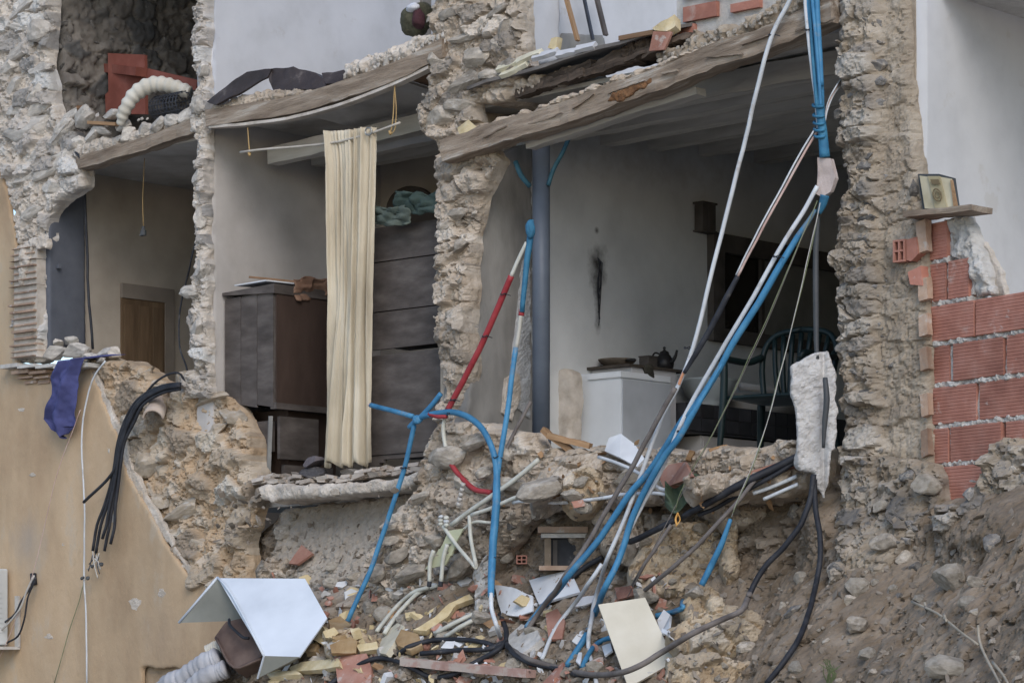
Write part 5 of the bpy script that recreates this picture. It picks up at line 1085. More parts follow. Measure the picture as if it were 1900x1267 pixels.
# big torn blocks of masonry and clay in the heap
m_tan_b = M('tan_clay', [(.34, .25, .16), (.46, .36, .245), (.56, .465, .345)], 5, .96, .8, 30, masonry=[(.32, .26, .19), (.42, .345, .255), (.50, .425, .325), (.58, .51, .42)], large=.25)
for i, (q, off, th, mt, lb) in enumerate([
    ([(985, 905), (1010, 868), (1050, 846), (1100, 840), (1130, 856), (1120, 880), (1060, 905), (1020, 925), (990, 930)], .20, .3, m_mortar, 'long slab of mortar sloping below the stove'),
    ([(1042, 905), (1052, 872), (1085, 856), (1112, 872), (1120, 905), (1100, 930), (1065, 935)], .30, .3, m_tan_b, 'rounded tan masonry block below the stove'),
    ([(1190, 1000), (1230, 968), (1300, 960), (1345, 975), (1352, 1030), (1330, 1080), (1260, 1108), (1180, 1105), (1160, 1060)], .24, .3, m_tan_b, 'broad yellowish clay block behind the muddy cables'),
    ([(1350, 960), (1368, 975), (1372, 1060), (1352, 1100), (1338, 1050)], .16, .15, m_tan_b, 'upright clay slab right of the yellowish block'),
    ([(1235, 1160), (1290, 1128), (1350, 1122), (1410, 1140), (1440, 1180), (1432, 1205), (1360, 1222), (1270, 1210)], .34, .3, m_tan_b, 'thick mortar slab with tile edge below the mortar lump'),
    ([(1262, 1120), (1278, 1092), (1310, 1078), (1334, 1092), (1346, 1126), (1320, 1144), (1276, 1146)], .38, .25, m_tan_b, 'lumpy mortar block at the foot of the blue sleeve'),
    ([(1240, 1215), (1300, 1212), (1390, 1222), (1430, 1250), (1420, 1300), (1230, 1300)], .36, .3, m_tan_b, 'pale broken mortar mass along the bottom edge'),
    ([(1110, 960), (1160, 925), (1200, 950), (1196, 1010), (1150, 1040), (1112, 1010)], .14, .25, m_mortar, 'grey masonry block behind the white and blue conduits'),
    ([(880, 1048), (905, 1032), (916, 1060), (912, 1110), (896, 1138), (878, 1120)], .30, .08, m_mort, 'narrow torn plaster slab behind the arching blue conduit'),
    ([(1270, 890), (1330, 868), (1400, 862), (1470, 868), (1460, 890), (1380, 905), (1290, 915)], .26, .25, m_mortar, 'grey ledge of broken floor above the black bundle'),
    ([(1300, 925), (1350, 905), (1420, 910), (1446, 935), (1420, 965), (1350, 968)], .20, .25, m_mortar, 'overhanging rock ledge below the black bundle'),
    ([(470, 1060), (500, 1030), (560, 1040), (570, 1072), (480, 1075)], .10, .2, m_mortar, 'grey rubble block behind the ridge of the white panel'),
    ([(600, 1172), (650, 1160), (720, 1180), (790, 1196), (800, 1240), (640, 1240), (604, 1210)], .06, .2, m_tan_b, 'clod of plaster and earth under the foam plates'),
    ([(820, 1150), (880, 1128), (915, 1150), (900, 1185), (840, 1192)], .06, .2, m_mortar, 'crumbling mortar chunk left of the cable knot')]):
    c = np.mean(q, 0); pc_ = S(c[0], c[1], off); pn = Pl(pc_, (1, 0, 0), (0, -.94, .34), (0, .34, .94))
    o = relief('masonry_block', pn, q, mt, .0115, th, masonry_disp(.26, .15, .05, .032 if mt is m_tan_b else .05, 200 + i, .72 if mt is m_tan_b else .55, .08), .035, 9, .06, None, 210 + i); tag(o, lb, 'masonry block'); BL_.append(o)
SURF += BL_; rebuild()
# ================================================================ loose cables and pipes
m_wht = M('white_conduit', [(.52, .55, .58), (.60, .63, .66), (.66, .69, .72)], 9, .45, .03, 60, spots=[((.36, .33, .30), 5, .56, .55)])
m_crm = M('cream_conduit', [(.48, .48, .42), (.56, .56, .50), (.62, .62, .56)], 9, .5, .03, 60, spots=[((.34, .31, .27), 5, .56, .55)])
m_sky = M('blue_conduit', [(.035, .16, .31), (.055, .215, .39), (.085, .27, .45)], 9, .5, .05, 60, spots=[((.24, .25, .24), 5, .58, .5)])
m_sky_d = M('blue_tape', [(.025, .12, .22), (.04, .17, .29), (.06, .22, .35)], 14, .6, .4, 90)
m_redc = M('red_conduit', [(.26, .028, .035), (.34, .04, .048), (.38, .06, .065)], 9, .5, .05, 60, spots=[((.35, .22, .2), 7, .66, .4)])
m_pink = M('copper_pink', [(.46, .30, .26), (.58, .42, .37), (.62, .50, .46)], 9, .6, .05, 60)
m_tan = M('muddy_cable', [(.11, .095, .09), (.17, .15, .14), (.22, .20, .185)], 9, .8, .2, 60)
m_grnw = M('green_wire', [(.16, .19, .10), (.24, .27, .16)], 20, .5, 0)
m_orng = M('frayed_copper', [(.75, .35, .08), (.85, .50, .16)], 20, .5, 0)
def C(q):
    px, py, d = q
    if isinstance(d, str): return S(px, py, float(d[1:] or .02))
    p = F(px, py, d); h_ = BANK.ray_cast(Vector((0, 0, 0)), Vector(ray(px, py)).normalized())
    if h_[0] is not None and h_[0].y - .035 < p[1] and h_[0].y > p[1] - 1.2: p = ray(px, py) * (h_[0].y - .035)
    return p
def cab(lb, q, r, m, cat='cable', parent=None, name='cable', n=5, seg=8):
    pts = [C(x) for x in q]
    return tube(name, pts, r, m, parent, seg, lb, cat if parent is None else None, n=n)
def ties(par, q, idx):   # small cable ties round a bundle
    for (px, py, d) in idx:
        c = C((px, py, d)); MB().tube([c + np.array([.02 * math.cos(a), -.012 * math.sin(a), .006 * math.sin(a * 2)]) for a in np.linspace(0, 6.28, 9)], .004, 5, smooth=1).tube([c + np.array([.018, -.01, 0]), c + np.array([.05, -.02, -.012])], .003, 4, smooth=1).build('cable_tie', m_blk, par)
# the long white one
w1 = cab('long white conduit sweeping from the top across the kitchen to the debris', [(1485, -40, .3), (1466, 0, .3), (1434, 62, .3), (1410, 150, .3), (1385, 255, .3), (1354, 375, .32), (1316, 520, .35), (1285, 640, .4), (1258, 715, .45), (1225, 782, .5), (1191, 876, .55), (1160, 961, .65), (1125, 1041, .75), (1106, 1107, 's.16'), (1093, 1164, 's.10'), (1093, 1203, 's.08'), (1107, 1275, 's.06')], .0145, m_wht, 'conduit', None, 'conduit')
ties(w1, None, [(1432, 65, .3), (1275, 645, .4), (1113, 1072, 's.18')])
# bundle at the top right, blue with a white companion
b1 = cab('thick bundle of blue conduits coming down beside the dark stone pier', [(1502, -40, .24), (1506, 30, .24), (1512, 90, .24), (1518, 150, .24), (1520, 205, .24), (1524, 262, .24)], [.036, .038, .036, .030, .028, .024], m_sky, 'conduit', None, 'conduit_bundle')
cab(None, [(1494, -40, .28), (1498, 40, .28), (1503, 100, .28), (1511, 170, .26), (1517, 240, .27)], .013, m_wht, None, b1, 'white_conduit')
cab(None, [(1516, -40, .27), (1518, 60, .27), (1520, 110, .27), (1522, 160, .27)], .02, m_sky, None, b1, 'blue_conduit')
cab(None, [(1516, 160, .27), (1520, 205, .28), (1525, 250, .27), (1530, 292, .25)], [.02, .026, .030, .034], m_sky_d, None, b1, 'blue_tape')
for ph in (0, 2.1, 4.2):
    cab(None, [(1507 + .055 * max(0, y) + 5 * math.sin(y / 120 + ph), y, .29 + .02 * math.cos(y / 120 + ph)) for y in range(-40, 215, 24)], .011, [m_sky, m_sky_d, m_sky][int(ph)] if ph < 3 else m_sky_d, None, b1, 'twisted_strand', 3)
for y in (196, 214, 228, 240, 252): MB().tube([F(1507 + .055 * y + 10 * math.cos(a), y + 3 * math.sin(a), .27 + .045 * math.sin(a)) for a in np.linspace(0, 6.28, 10)], .009, 6, smooth=1).build('tape_wrap', m_sky_d, b1, True)
ties(b1, None, [(1500, 56, .3)])
hp = empty('plaster_lump', F(1532, 365, .25), 'pinkish plaster slab caught in the hanging cable bundle', 'plaster')
sheet('slab', [F(*q) for q in [(1518, 292, .27), (1542, 294, .25), (1549, 330, .25), (1540, 356, .25), (1525, 366, .27), (1513, 360, .28), (1517, 325, .28)]], .05, M('pink_plaster', [(.42, .35, .32), (.52, .44, .41), (.58, .51, .48)], 9, .95, .4, 50), hp, .008, 3)
cab('blue tape sleeve below the pink plaster slab', [(1530, 362, .25), (1526, 378, .25), (1518, 395, .26)], [.030, .026, .016], m_sky_d, 'sleeve', None, 'sleeve')
for i in range(5):
    cab('thin white and brown wires curving from the bundle into the stone pier', [(1528, 235, .22), (1534, 205 - 3 * i, .2), (1545 + i, 178 - 4 * i, .16), (1558, 160 - 3 * i, .06)], .0045, [m_wht, m_wht, m_pink, m_tan, m_wht][i], 'wire', None, 'wire')
    bpy.context.scene.objects
for o in [o for o in col.objects if o.name.split('.')[0] == 'wire']: o['group'] = 'thin wires entering the stone pier'
# pink twin conduit with its black sleeve
p1 = cab('pale pink twin conduit slanting out of the blue bundle', [(1516, 243, .27), (1480, 305, .32), (1440, 378, .38), (1404, 446, .44), (1368, 514, .5)], .008, m_pink, 'conduit', None, 'conduit')
cab(None, [(1511, 240, .29), (1474, 303, .34), (1436, 374, .4), (1400, 442, .46), (1366, 510, .5)], .006, m_wht, None, p1, 'white_conduit')
cab(None, [(1369, 512, .5), (1345, 558, .53), (1312, 618, .56), (1290, 655, .58), (1268, 692, .6)], [.015, .019, .019, .018, .012], m_blk, None, p1, 'black_sleeve')
cab(None, [(1268, 690, .6), (1262, 702, .6), (1258, 714, .6)], .010, M('orange_tip', [(.55, .24, .13), (.62, .33, .2)], 9, .6, 0), None, p1, 'bared_end')
cab('dark muddy cable running from the stove front down to the debris', [(1252, 720, .6), (1228, 765, .6), (1200, 815, .6), (1172, 868, .62), (1130, 938, .68), (1083, 1016, .75), (1040, 1080, .85), (1005, 1130, 's.10'), (978, 1172, 's.06')], .0165, m_tan, 'cable')
# white and blue pair from the plaster slab to the heap
w2 = cab('straight white conduit running beside the blue one down to the heap', [(1516, 345, .28), (1490, 392, .32), (1430, 492, .42), (1345, 638, .52), (1285, 742, .58), (1229, 868, .62), (1195, 932, .68), (1168, 985, .74)], .0145, m_wht, 'conduit', None, 'conduit')
ties(w2, None, [(1440, 476, .44), (1262, 800, .62)])
b2 = cab('long straight blue conduit from the plaster slab to the lower heap', [(1512, 388, .26), (1480, 440, .32), (1430, 522, .42), (1368, 622, .48), (1330, 690, .52), (1290, 752, .56), (1267, 780, .58), (1214, 861, .6), (1167, 918, .64), (1114, 995, .7), (1048, 1076, .85), (1010, 1122, 's.12'), (979, 1164, 's.08')], [.012, .02, .022, .022, .02, .022, .022, .022, .022, .022, .022, .022, .021], m_sky, 'conduit', None, 'conduit')
cab('second blue conduit, wound with white, bending down to the beige board', [(1338, 676, .58), (1308, 728, .62), (1285, 770, .66), (1258, 815, .68), (1229, 853, .7), (1187, 930, .74), (1167, 980, .76), (1152, 1030, .8), (1121, 1095, .9), (1102, 1141, 's.10'), (1083, 1184, 's.06'), (1052, 1236, 's.05')], [.006, .014, .02, .021, .021, .021, .021, .021, .021, .021, .021, .021], m_sky, 'conduit', None, 'conduit')
cab('white conduit branch curving to the debris left of the beige board', [(1117, 1045, .8), (1090, 1085, .85), (1064, 1122, 's.14'), (1029, 1168, 's.08'), (1006, 1222, 's.05')], .014, m_wht, 'conduit', None, 'conduit')
cab('blue conduit arch poking out at the left of the beige board', [(1078, 1236, 's.03'), (1092, 1212, 's.06'), (1112, 1190, 's.08'), (1140, 1180, 's.05')], .017, m_sky, 'conduit', None, 'conduit')
cab('short blue conduit stub behind the beige board', [(1216, 1142, 's.05'), (1250, 1134, 's.06'), (1266, 1126, 's.06'), (1268, 1114, 's.04')], .018, m_sky, 'conduit', None, 'conduit')
b3 = cab('short thick blue sleeve on the wires above the mortar lump', [(1356, 962, .75), (1338, 1010, .78), (1318, 1052, .8), (1302, 1084, .84)], [.013, .019, .021, .020], m_sky, 'sleeve', None, 'sleeve')
# dark vertical cable through the hanging slab
vc = cab('dark cable hanging from the bundle into the torn plaster slab', [(1518, 385, .24), (1514, 440, .24), (1512, 520, .24), (1512, 600, .24), (1516, 665, .26)], [.010, .017, .019, .018, .014], m_blk if False else m_plas, 'cable')
hs = empty('torn_slab', F(1512, 900, .28), 'torn pale plaster slab hanging from the dark cable in front of the kitchen', 'plaster slab')
hs_poly = [(1468, 678), (1490, 664), (1512, 656), (1536, 652), (1549, 690), (1552, 760), (1550, 832), (1540, 838), (1538, 900), (1530, 922), (1515, 905), (1512, 876), (1486, 872), (1476, 860), (1482, 800), (1472, 740)]
fpn = Pl(F(1512, 760, .28), (1, 0, 0), (0, -1, 0))
relief('slab', fpn, hs_poly, M('torn_slab_plaster', [(.40, .385, .37), (.52, .505, .49), (.60, .59, .575)], 12, .95, .6, 40), .009, .06, lambda a, b: .02 * fbm(P3(a, b, 8, 3), 4, 95) + .008 * fbm(P3(a, b, 40), 2, 96) - .03 * np.exp(-((a - .055) / .018) ** 2), .018, 14, .012, hs, 90, back=True)
cab(None, [(1530, 700, .33), (1533, 740, .33), (1530, 780, .33), (1528, 830, .33)], [.016, .020, .018, .010], m_plas, None, hs, 'embedded_cable')
v2 = cab('muddy cable curling from the torn slab left and down past the mortar lump', [(1510, 880, .34), (1506, 920, .36), (1492, 962, .42), (1480, 982, .45), (1448, 1022, .5), (1425, 1045, .55), (1405, 1072, .6), (1388, 1104, .7)], .0185, m_blk, 'cable')
cab(None, [(1390, 1100, .71), (1386, 1110, .7), (1374, 1132, 's.25'), (1330, 1152, 's.2'), (1280, 1176, 's.3'), (1226, 1212, 's.50'), (1190, 1236, 's.55'), (1150, 1250, 's.50'), (1100, 1252, 's.25'), (1040, 1238, 's.06'), (980, 1222, 's.06'), (942, 1200, 's.06')], .0187, m_tan, None, v2, 'muddy_length')
cab('dark cable dropping straight from the torn slab over the earth bank', [(1512, 890, .32), (1514, 940, .36), (1521, 985, .42), (1521, 1030, .5), (1514, 1080, 's.10'), (1503, 1130, 's.06'), (1482, 1185, 's.05'), (1452, 1230, 's.04'), (1420, 1270, 's.04')], .0175, m_blk, 'cable')
# thin strung wires
thin = [([(1516, 372, .3), (1470, 480, .45), (1400, 640, .6), (1330, 790, .7), (1270, 900, .7), (1254, 945, .72)], 'thin green wire slanting from the bundle to the frayed cable end'),
        ([(1520, 372, .26), (1505, 460, .34), (1478, 570, .42), (1450, 680, .5), (1420, 790, .6), (1395, 870, .7), (1356, 962, .75)], 'thin green wire running down to the short blue sleeve'),
        ([(1521, 376, .28), (1498, 480, .38), (1470, 600, .46), (1438, 730, .56), (1400, 850, .66), (1358, 958, .75)], 'thin pale wire twisting down to the short blue sleeve'),
        ([(1514, 376, .28), (1455, 520, .45), (1380, 690, .55), (1300, 850, .66), (1180, 1080, .8), (1160, 1110, 's.1')], 'thin dark wire crossing the kitchen behind the blue conduit')]
for q, lb in thin: cab(lb, q, .0028, m_grnw if 'green' in lb else m_mort if 'pale' in lb else m_tan, 'wire', None, 'wire', 6, 5)
# black bundle from the right and its frayed end
k1 = cab('thick black cable bundle coming out of the kitchen floor edge', [(1482, 846, .15), (1430, 872, .25), (1388, 892, .32), (1345, 916, .4), (1300, 940, .45), (1268, 958, .5)], [.024, .026, .026, .024, .022, .020], m_blk, 'cable', None, 'cable')
cab(None, [(1484, 852, .17), (1440, 880, .28), (1395, 905, .35), (1340, 935, .42), (1296, 955, .48)], .014, m_blk, None, k1, 'strand')
fe = cab('orange copper tips fraying from the black cable end', [(1259, 950, .56), (1254, 962, .57), (1256, 972, .58)], .007, m_orng, 'wire', None, 'wire')
MB().tube([F(1258, 952, .56), F(1262, 964, .57), F(1254, 976, .6)], .004, 5).build('strand', m_orng, fe, True)
cab('black cable continuing from the frayed end into the heap', [(1252, 964, .5), (1220, 980, .52), (1185, 998, .5), (1168, 1004, .42)], .02, m_blk, 'cable')
cab('dark cable half buried behind the white boards', [(1118, 1032, 's.06'), (1085, 1052, 's.06'), (1060, 1072, 's.05')], .018, m_blk, 'cable')
cab('muddy cable slanting under the black bundle towards the beige board', [(1400, 892, .4), (1375, 925, .5), (1335, 968, .6), (1292, 1012, .66), (1240, 1060, .75), (1190, 1100, 's.05')], .014, m_tan, 'cable')
cab('muddy cable hanging from the frayed end to the heap', [(1246, 972, .6), (1216, 1018, .66), (1190, 1058, .7), (1160, 1108, 's.05')], .012, m_tan, 'cable')
cab('upper of two short white conduits by the torn slab', [(1398, 916, .3), (1432, 904, .25), (1480, 884, .18)], .013, m_wht, 'conduit', None, 'conduit')
cab('lower of two short white conduits by the torn slab', [(1418, 926, .3), (1446, 914, .26), (1482, 898, .2)], .012, m_wht, 'conduit', None, 'conduit')
cab('wavy white conduit lying level across the heap', [(952, 934, .42), (975, 930, .45), (1040, 930, .5), (1110, 924, .52), (1160, 916, .5), (1215, 914, .45), (1240, 918, .42)], .012, m_wht, 'conduit', None, 'conduit')
cab('white conduit curling over the stones by the terracotta shard', [(1110, 848, .4), (1150, 862, .42), (1190, 880, .42), (1225, 905, .42), (1246, 908, .4)], .012, m_wht, 'conduit', None, 'conduit')
# middle cluster
m1 = cab('blue conduit arching from the knot and dropping to the heap', [(760, 790, .38), (780, 774, .4), (815, 766, .42), (850, 766, .42), (884, 784, .43), (908, 818, .44), (921, 862, .45), (922, 920, .5), (916, 1000, .6), (912, 1060, .7), (912, 1106, .8)], [.02, .02, .022, .022, .022, .022, .022, .028, .028, .026, .022], m_sky, 'conduit', None, 'conduit')
cab(None, [(912, 1100, .8), (914, 1130, .84), (922, 1160, .9), (930, 1184, 's.06')], .015, m_wht, None, m1, 'white_end')
ties(m1, None, [(835, 766, .43), (921, 848, .46), (914, 1035, .66)])
m2_ = cab('blue taped conduit descending beside the drain pipe', [(985, 408, .25), (982, 440, .25), (976, 500, .26), (968, 580, .28)], [.014, .024, .021, .018], m_sky_d, 'conduit', None, 'conduit')
cab(None, [(968, 570, .28), (965, 590, .28), (955, 648, .3)], .0155, m_crm, None, m2_, 'white_length')
cab(None, [(968, 574, .27), (967, 586, .27)], .021, m_redc, None, m2_, 'red_tape', 2)
cab(None, [(955, 644, .3), (948, 715, .33), (938, 790, .38), (928, 850, .43), (924, 880, .45)], .019, m_sky, None, m2_, 'blue_length')
lump('tape_knot', F(984, 425, .27), (.035, .03, .07), m_sky_d, 5, m2_, .3, 3, 1)
r1 = cab('dark red conduit slanting from the tape knot to the blue knot', [(948, 514, .3), (930, 556, .31), (902, 620, .33), (866, 692, .35), (846, 730, .37), (830, 760, .38)], .0215, m_redc, 'conduit', None, 'conduit')
cab(None, [(976, 450, .26), (962, 482, .28), (947, 516, .3)], .014, m_crm, None, r1, 'white_end')
ties(r1, None, [(934, 546, .33), (900, 624, .35), (840, 742, .4)])
r2 = cab('red conduit curling below the knot into the rubble', [(826, 834, .38), (836, 862, .38), (856, 888, .38), (882, 908, .38), (912, 914, .4)], .0185, m_redc, 'conduit', None, 'conduit')
cab(None, [(830, 760, .38), (822, 785, .38), (821, 808, .38), (826, 838, .38)], .0145, m_crm, None, r2, 'white_end')
k_ = cab('blue conduit stub pointing left from the knot', [(688, 752, .35), (720, 760, .36), (765, 772, .38)], .018, m_sky, 'conduit', None, 'conduit')
MB().tube([F(684, 751, .35), F(690, 753, .35)], .011, 8, smooth=1).build('copper_core', m_pink, k_)
cab('blue conduit stub pointing up from the knot', [(818, 730, .36), (800, 752, .38), (778, 775, .4), (758, 792, .4)], .018, m_sky, 'conduit', None, 'conduit')
cab('red tape end lying across the blue knot', [(796, 768, .42), (812, 772, .43), (828, 772, .42)], .016, m_redc, 'conduit', None, 'conduit')
lump('knot', F(775, 778, .41), (.04, .03, .035), m_sky, 7, k_, .25, 3, 1)
b4 = cab('straight blue conduit standing from the heap up to the knot', [(768, 788, .4), (757, 835, .42), (744, 885, .45), (716, 972, .5), (685, 1062, .6), (646, 1150, .75)], .018, m_sky, 'conduit', None, 'conduit')
ties(b4, None, [(748, 868, .46)])
# cream pipes and the plate
cab('cream conduit from the pier rubble to the white connectors', [(1000, 852, .35), (955, 890, .42), (905, 926, .48), (836, 974, .52)], .0165, m_crm, 'conduit', None, 'conduit')
cab('cream conduit below it, leading to the small elbow', [(1010, 908, .4), (962, 922, .46), (920, 940, .5), (876, 957, .52)], .014, m_crm, 'conduit', None, 'conduit')
cab('cream conduit running from the connectors down right', [(822, 976, .54), (850, 1015, .56), (884, 1054, .6)], .014, m_crm, 'conduit', None, 'conduit')
cab('cream conduit dropping vertically beside the blue one', [(872, 958, .52), (873, 1000, .55), (884, 1052, .6)], .014, m_crm, 'conduit', None, 'conduit')
cab('thin cream conduit curving behind the blue one', [(852, 988, .5), (880, 970, .5), (912, 970, .48)], .011, m_crm, 'conduit', None, 'conduit')
for i in range(6):
    o = lump('connector', F(818 + (i % 2) * 10, 958 + 7 * (i // 2) + (i % 2) * 2, .55), (.019, .019, .016), m_crm if i % 3 else m_wht, i, None, .12, 2, 1)
    tag(o, 'small white cable connector in the cluster above the cream plate', 'connector', 'white cable connectors')
for i in range(5):
    tube('ceramic_bead', [F(850 + 2 * i, 938 - 9 * i, .5), F(852 + 2 * i, 932 - 9 * i, .5)], .016, m_mort, None, 8, 'grey bead of the small insulator chain above the connectors', 'bead', 'insulator beads', 1)
pt_ = empty('mounting_plate', F(820, 1060, .55), 'cream slotted plate hanging among the conduits', 'plate')
m_plt = M('cream_plate', [(.46, .47, .31), (.54, .55, .38)], 8, .6, .1, 40)
for q in ([(832, 984), (860, 980), (846, 1006), (820, 1012)], [(814, 1018), (846, 1010), (842, 1020), (808, 1030)], [(806, 1032), (838, 1026), (826, 1048), (788, 1056)]): sheet('strip', [F(x, y, .54) for x, y in q], .012, m_plt, pt_)
for q in ([(819, 1012), (826, 1010), (820, 1032), (812, 1034)], [(838, 1008), (846, 1006), (838, 1030), (830, 1032)]): sheet('link', [F(x, y, .542) for x, y in q], .012, m_plt, pt_)
for i, q in enumerate(([(805, 1022), (798, 1046), (797, 1080)], [(830, 1010), (822, 1040), (818, 1080)])):
    o = cab(['left', 'right'][i] and ['cream conduit ending in a black cap under the plate, farther from the blue conduit', 'cream conduit ending in a black cap under the plate, nearer the blue conduit'][i], [(x, y, .58) for x, y in q], .0145, m_crm, 'conduit', None, 'conduit')
    cab(None, [(q[-1][0], 1078, .58), (q[-1][0] - 1, 1088, .58)], .017, m_blk, None, o, 'cap', 2)
for q, lb in (([(795, 1090), (765, 1100), (735, 1126), (700, 1172)], 'left one of two cream conduits arching down to the foam pieces'), ([(812, 1086), (780, 1098), (748, 1128), (714, 1176)], 'right one of two cream conduits arching down to the foam pieces'),
              ([(884, 1138), (850, 1152), (808, 1174)], 'upper of two short parallel cream conduits in the lower heap'), ([(890, 1146), (860, 1160), (826, 1180)], 'lower of two short parallel cream conduits in the lower heap')):
    cab(lb, [(x, y, 's.08') for x, y in q], .0155, m_crm, 'conduit', None, 'conduit')
# black loops over the heap
for q, lb in (([(740, 1214), (760, 1200), (800, 1188), (850, 1186), (900, 1192), (925, 1202), (938, 1192), (940, 1172), (928, 1140)], 'black cable loop lying over the red roof tile'), ([(780, 1214), (850, 1206), (905, 1204), (940, 1190)], 'black cable running level under the loop'),
              ([(600, 1275), (640, 1250), (680, 1226), (716, 1222), (760, 1238), (800, 1256), (840, 1250), (885, 1226), (925, 1205), (940, 1188)], 'long black cable snaking along the bottom of the heap'),
              ([(940, 1192), (955, 1214), (985, 1230), (1030, 1238), (1070, 1250), (1110, 1252)], 'black cable bundle heading for the beige board')):
    cab(lb, [(x, y, 's.07') for x, y in q], .0175, m_blk, 'cable')
# dark hose behind the blue arch
cab('dark hose leaning behind the blue arch at the pier foot', [(985, 745, .1), (955, 800, .2), (932, 850, .3), (915, 900, .35), (905, 935, .4)], .013, m_tan, 'hose', None, 'hose')
# ---------------- black bundle hanging over the ochre wall
bl = empty('cable_bundle', FW(-.15).hit(240, 900), 'bundle of black cables hanging over the torn wall onto ochre render', 'cable bundle')
for i in range(6):
    e = 3.2 * i; ends = [(172, 1022), (178, 1026), (190, 1000), (194, 1022), (205, 1010), (160, 930)][i]
    if i == 5: q = [(332, 716), (300, 722), (262, 742), (240, 775), (224, 830), (214, 868), (196, 892), (155, 932)]
    else: q = [(334, 712 + e * .8), (300, 716 + e), (262 + e * .4, 736 + e), (236 + e, 770 + e), (218 + e, 820), (212 + e * .9, 870), (205 + (i - 2) * 5, 935), ((205 + ends[0]) / 2 + (i - 2) * 4, 975), ends]
    tube('cable', [FW(-.12 - .012 * (i % 3)).hit(*p) for p in q], .0125, m_blk, bl, 7)
cab_l = tube('cable', [FW(-.1).hit(262, 762), FW(-.12).hit(270, 730), FW(-.1).hit(300, 700), FW(-.08).hit(330, 692), FW(-.02).hit(346, 712)], .009, m_blk, None, 7, 'single dark cable arching from the broken wall to the clay tile', 'cable')
for i in range(7):
    a = (172 + 6 * (i % 3), 1022 + 2 * i); b = (158 + rg.uniform(0, 30), 1046 + rg.uniform(-8, 26))
    tube('bared_wire', [FW(-.13).hit(*a), FW(-.13).hit((a[0] + b[0]) / 2 + rg.uniform(-6, 6), (a[1] + b[1]) / 2), FW(-.12).hit(*b)], .0045, m_wire if i % 2 else m_mort, bl, 5)
for i, (x, y) in enumerate([(153, 1072), (163, 1072), (172, 1050), (188, 1046)]): lump('clamp', FW(-.13).hit(x, y), (.018, .016, .018), m_plas, i, bl, .2, 2, 2)
tube('wire', [FW(-.10).hit(*p) for p in [(196, 670), (172, 706), (158, 760), (153, 830), (156, 920), (156, 1000), (157, 1080), (161, 1150), (163, 1275)]], .0075, m_wht, None, 6, 'white wire hanging straight down the ochre wall', 'wire')
tube('wire', [FW(-.06).hit(*p) for p in [(157, 1080), (146, 1120), (130, 1170), (100, 1270)]], .0035, m_grnw, None, 5, 'thin greenish wire trailing down the ochre wall from the bared cable ends', 'wire')
tube('wire', [FW(-.12).hit(*p) for p in [(150, 760), (134, 805), (100, 900), (60, 1070), (30, 1150), (-10, 1240)]], .003, m_pink, None, 5, 'thin reddish wire stretched across the ochre wall', 'wire')
# clay roof tile and nearby rubble on the torn wall
pl = FW(-.10); vs = []
def curved_tile(lb, p0, p1, r0, r1, up, mat, th=.015, arc=math.pi):
    p0 = np.array(p0); p1 = np.array(p1); ax = p1 - p0; ax /= np.linalg.norm(ax); up = np.array(up, float); up -= ax * (up @ ax); up /= np.linalg.norm(up); sd_ = np.cross(ax, up); m = MB(); vs = []; n = 14
    for t_ in np.linspace(0, 1, 6):
        c = p0 + (p1 - p0) * t_; r = r0 + (r1 - r0) * t_
        for rr in (r, r - th):
            for k in range(n + 1):
                a = (math.pi - arc) / 2 + arc * k / n; vs.append(c + sd_ * rr * math.cos(a) + up * rr * math.sin(a))
    w = n + 1; fs = []
    for i in range(5):
        o_ = i * 2 * w; q = (i + 1) * 2 * w
        for k in range(n): fs += [[o_ + k, o_ + k + 1, q + k + 1, q + k], [o_ + w + k + 1, o_ + w + k, q + w + k, q + w + k + 1]]
        fs += [[o_, q, q + w, o_ + w], [o_ + n, o_ + w + n, q + w + n, q + n]]
    for o_, s_ in ((0, 1), (10 * w, -1)):
        for k in range(n): fs.append([o_ + k, o_ + w + k, o_ + w + k + 1, o_ + k + 1][::s_])
    m.add(vs, fs); o = m.build('roof_tile', mat, None, True); return tag(o, lb, 'roof tile')
curved_tile('curved clay roof tile lying on top of the torn wall', FW(-.14).hit(284, 778), FW(.1).hit(300, 738), .085, .075, Z, M('pale_clay', [(.36, .28, .23), (.46, .38, .32), (.52, .46, .41)], 6, .9, .3, 50))

# ================================================================ debris on the heap
def SH(lb, cat, q, th, m, name='board', warp=.006, seed=0, off=.06):
    """slab resting on the heap: (px, py[, extra forward])"""
    pts = [S(x[0], x[1], off + (x[2] if len(x) > 2 else 0)) for x in q]
    c = np.mean(pts, 0); A = np.array(pts) - c; _, _, vt = np.linalg.svd(A); nn = vt[2]
    if nn @ c > 0: nn = -nn
    flat = []
    for x in q:                      # all corners on one plane through the heap there
        d = ray(x[0], x[1]); flat.append(d * ((c @ nn) / (d @ nn)) if abs(d @ nn) > .25 else S(x[0], x[1], off))
    return tag(sheet(name, flat, th, m, None, warp, seed), lb, cat)
m_enw = M('white_sheet_metal', [(.55, .60, .67), (.62, .67, .74), (.66, .71, .78)], 2.5, .45, .04, 20, large=.1)
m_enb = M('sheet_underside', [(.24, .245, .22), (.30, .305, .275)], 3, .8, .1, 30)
m_wbd = M('white_board', [(.56, .58, .61), (.65, .67, .70), (.70, .72, .75)], 4, .8, .15, 50, spots=[((.42, .38, .33), 6, .64, .5)])
m_bge = M('beige_board', [(.58, .535, .43), (.64, .595, .49), (.68, .64, .54)], 3, .7, .08, 50, large=.1)
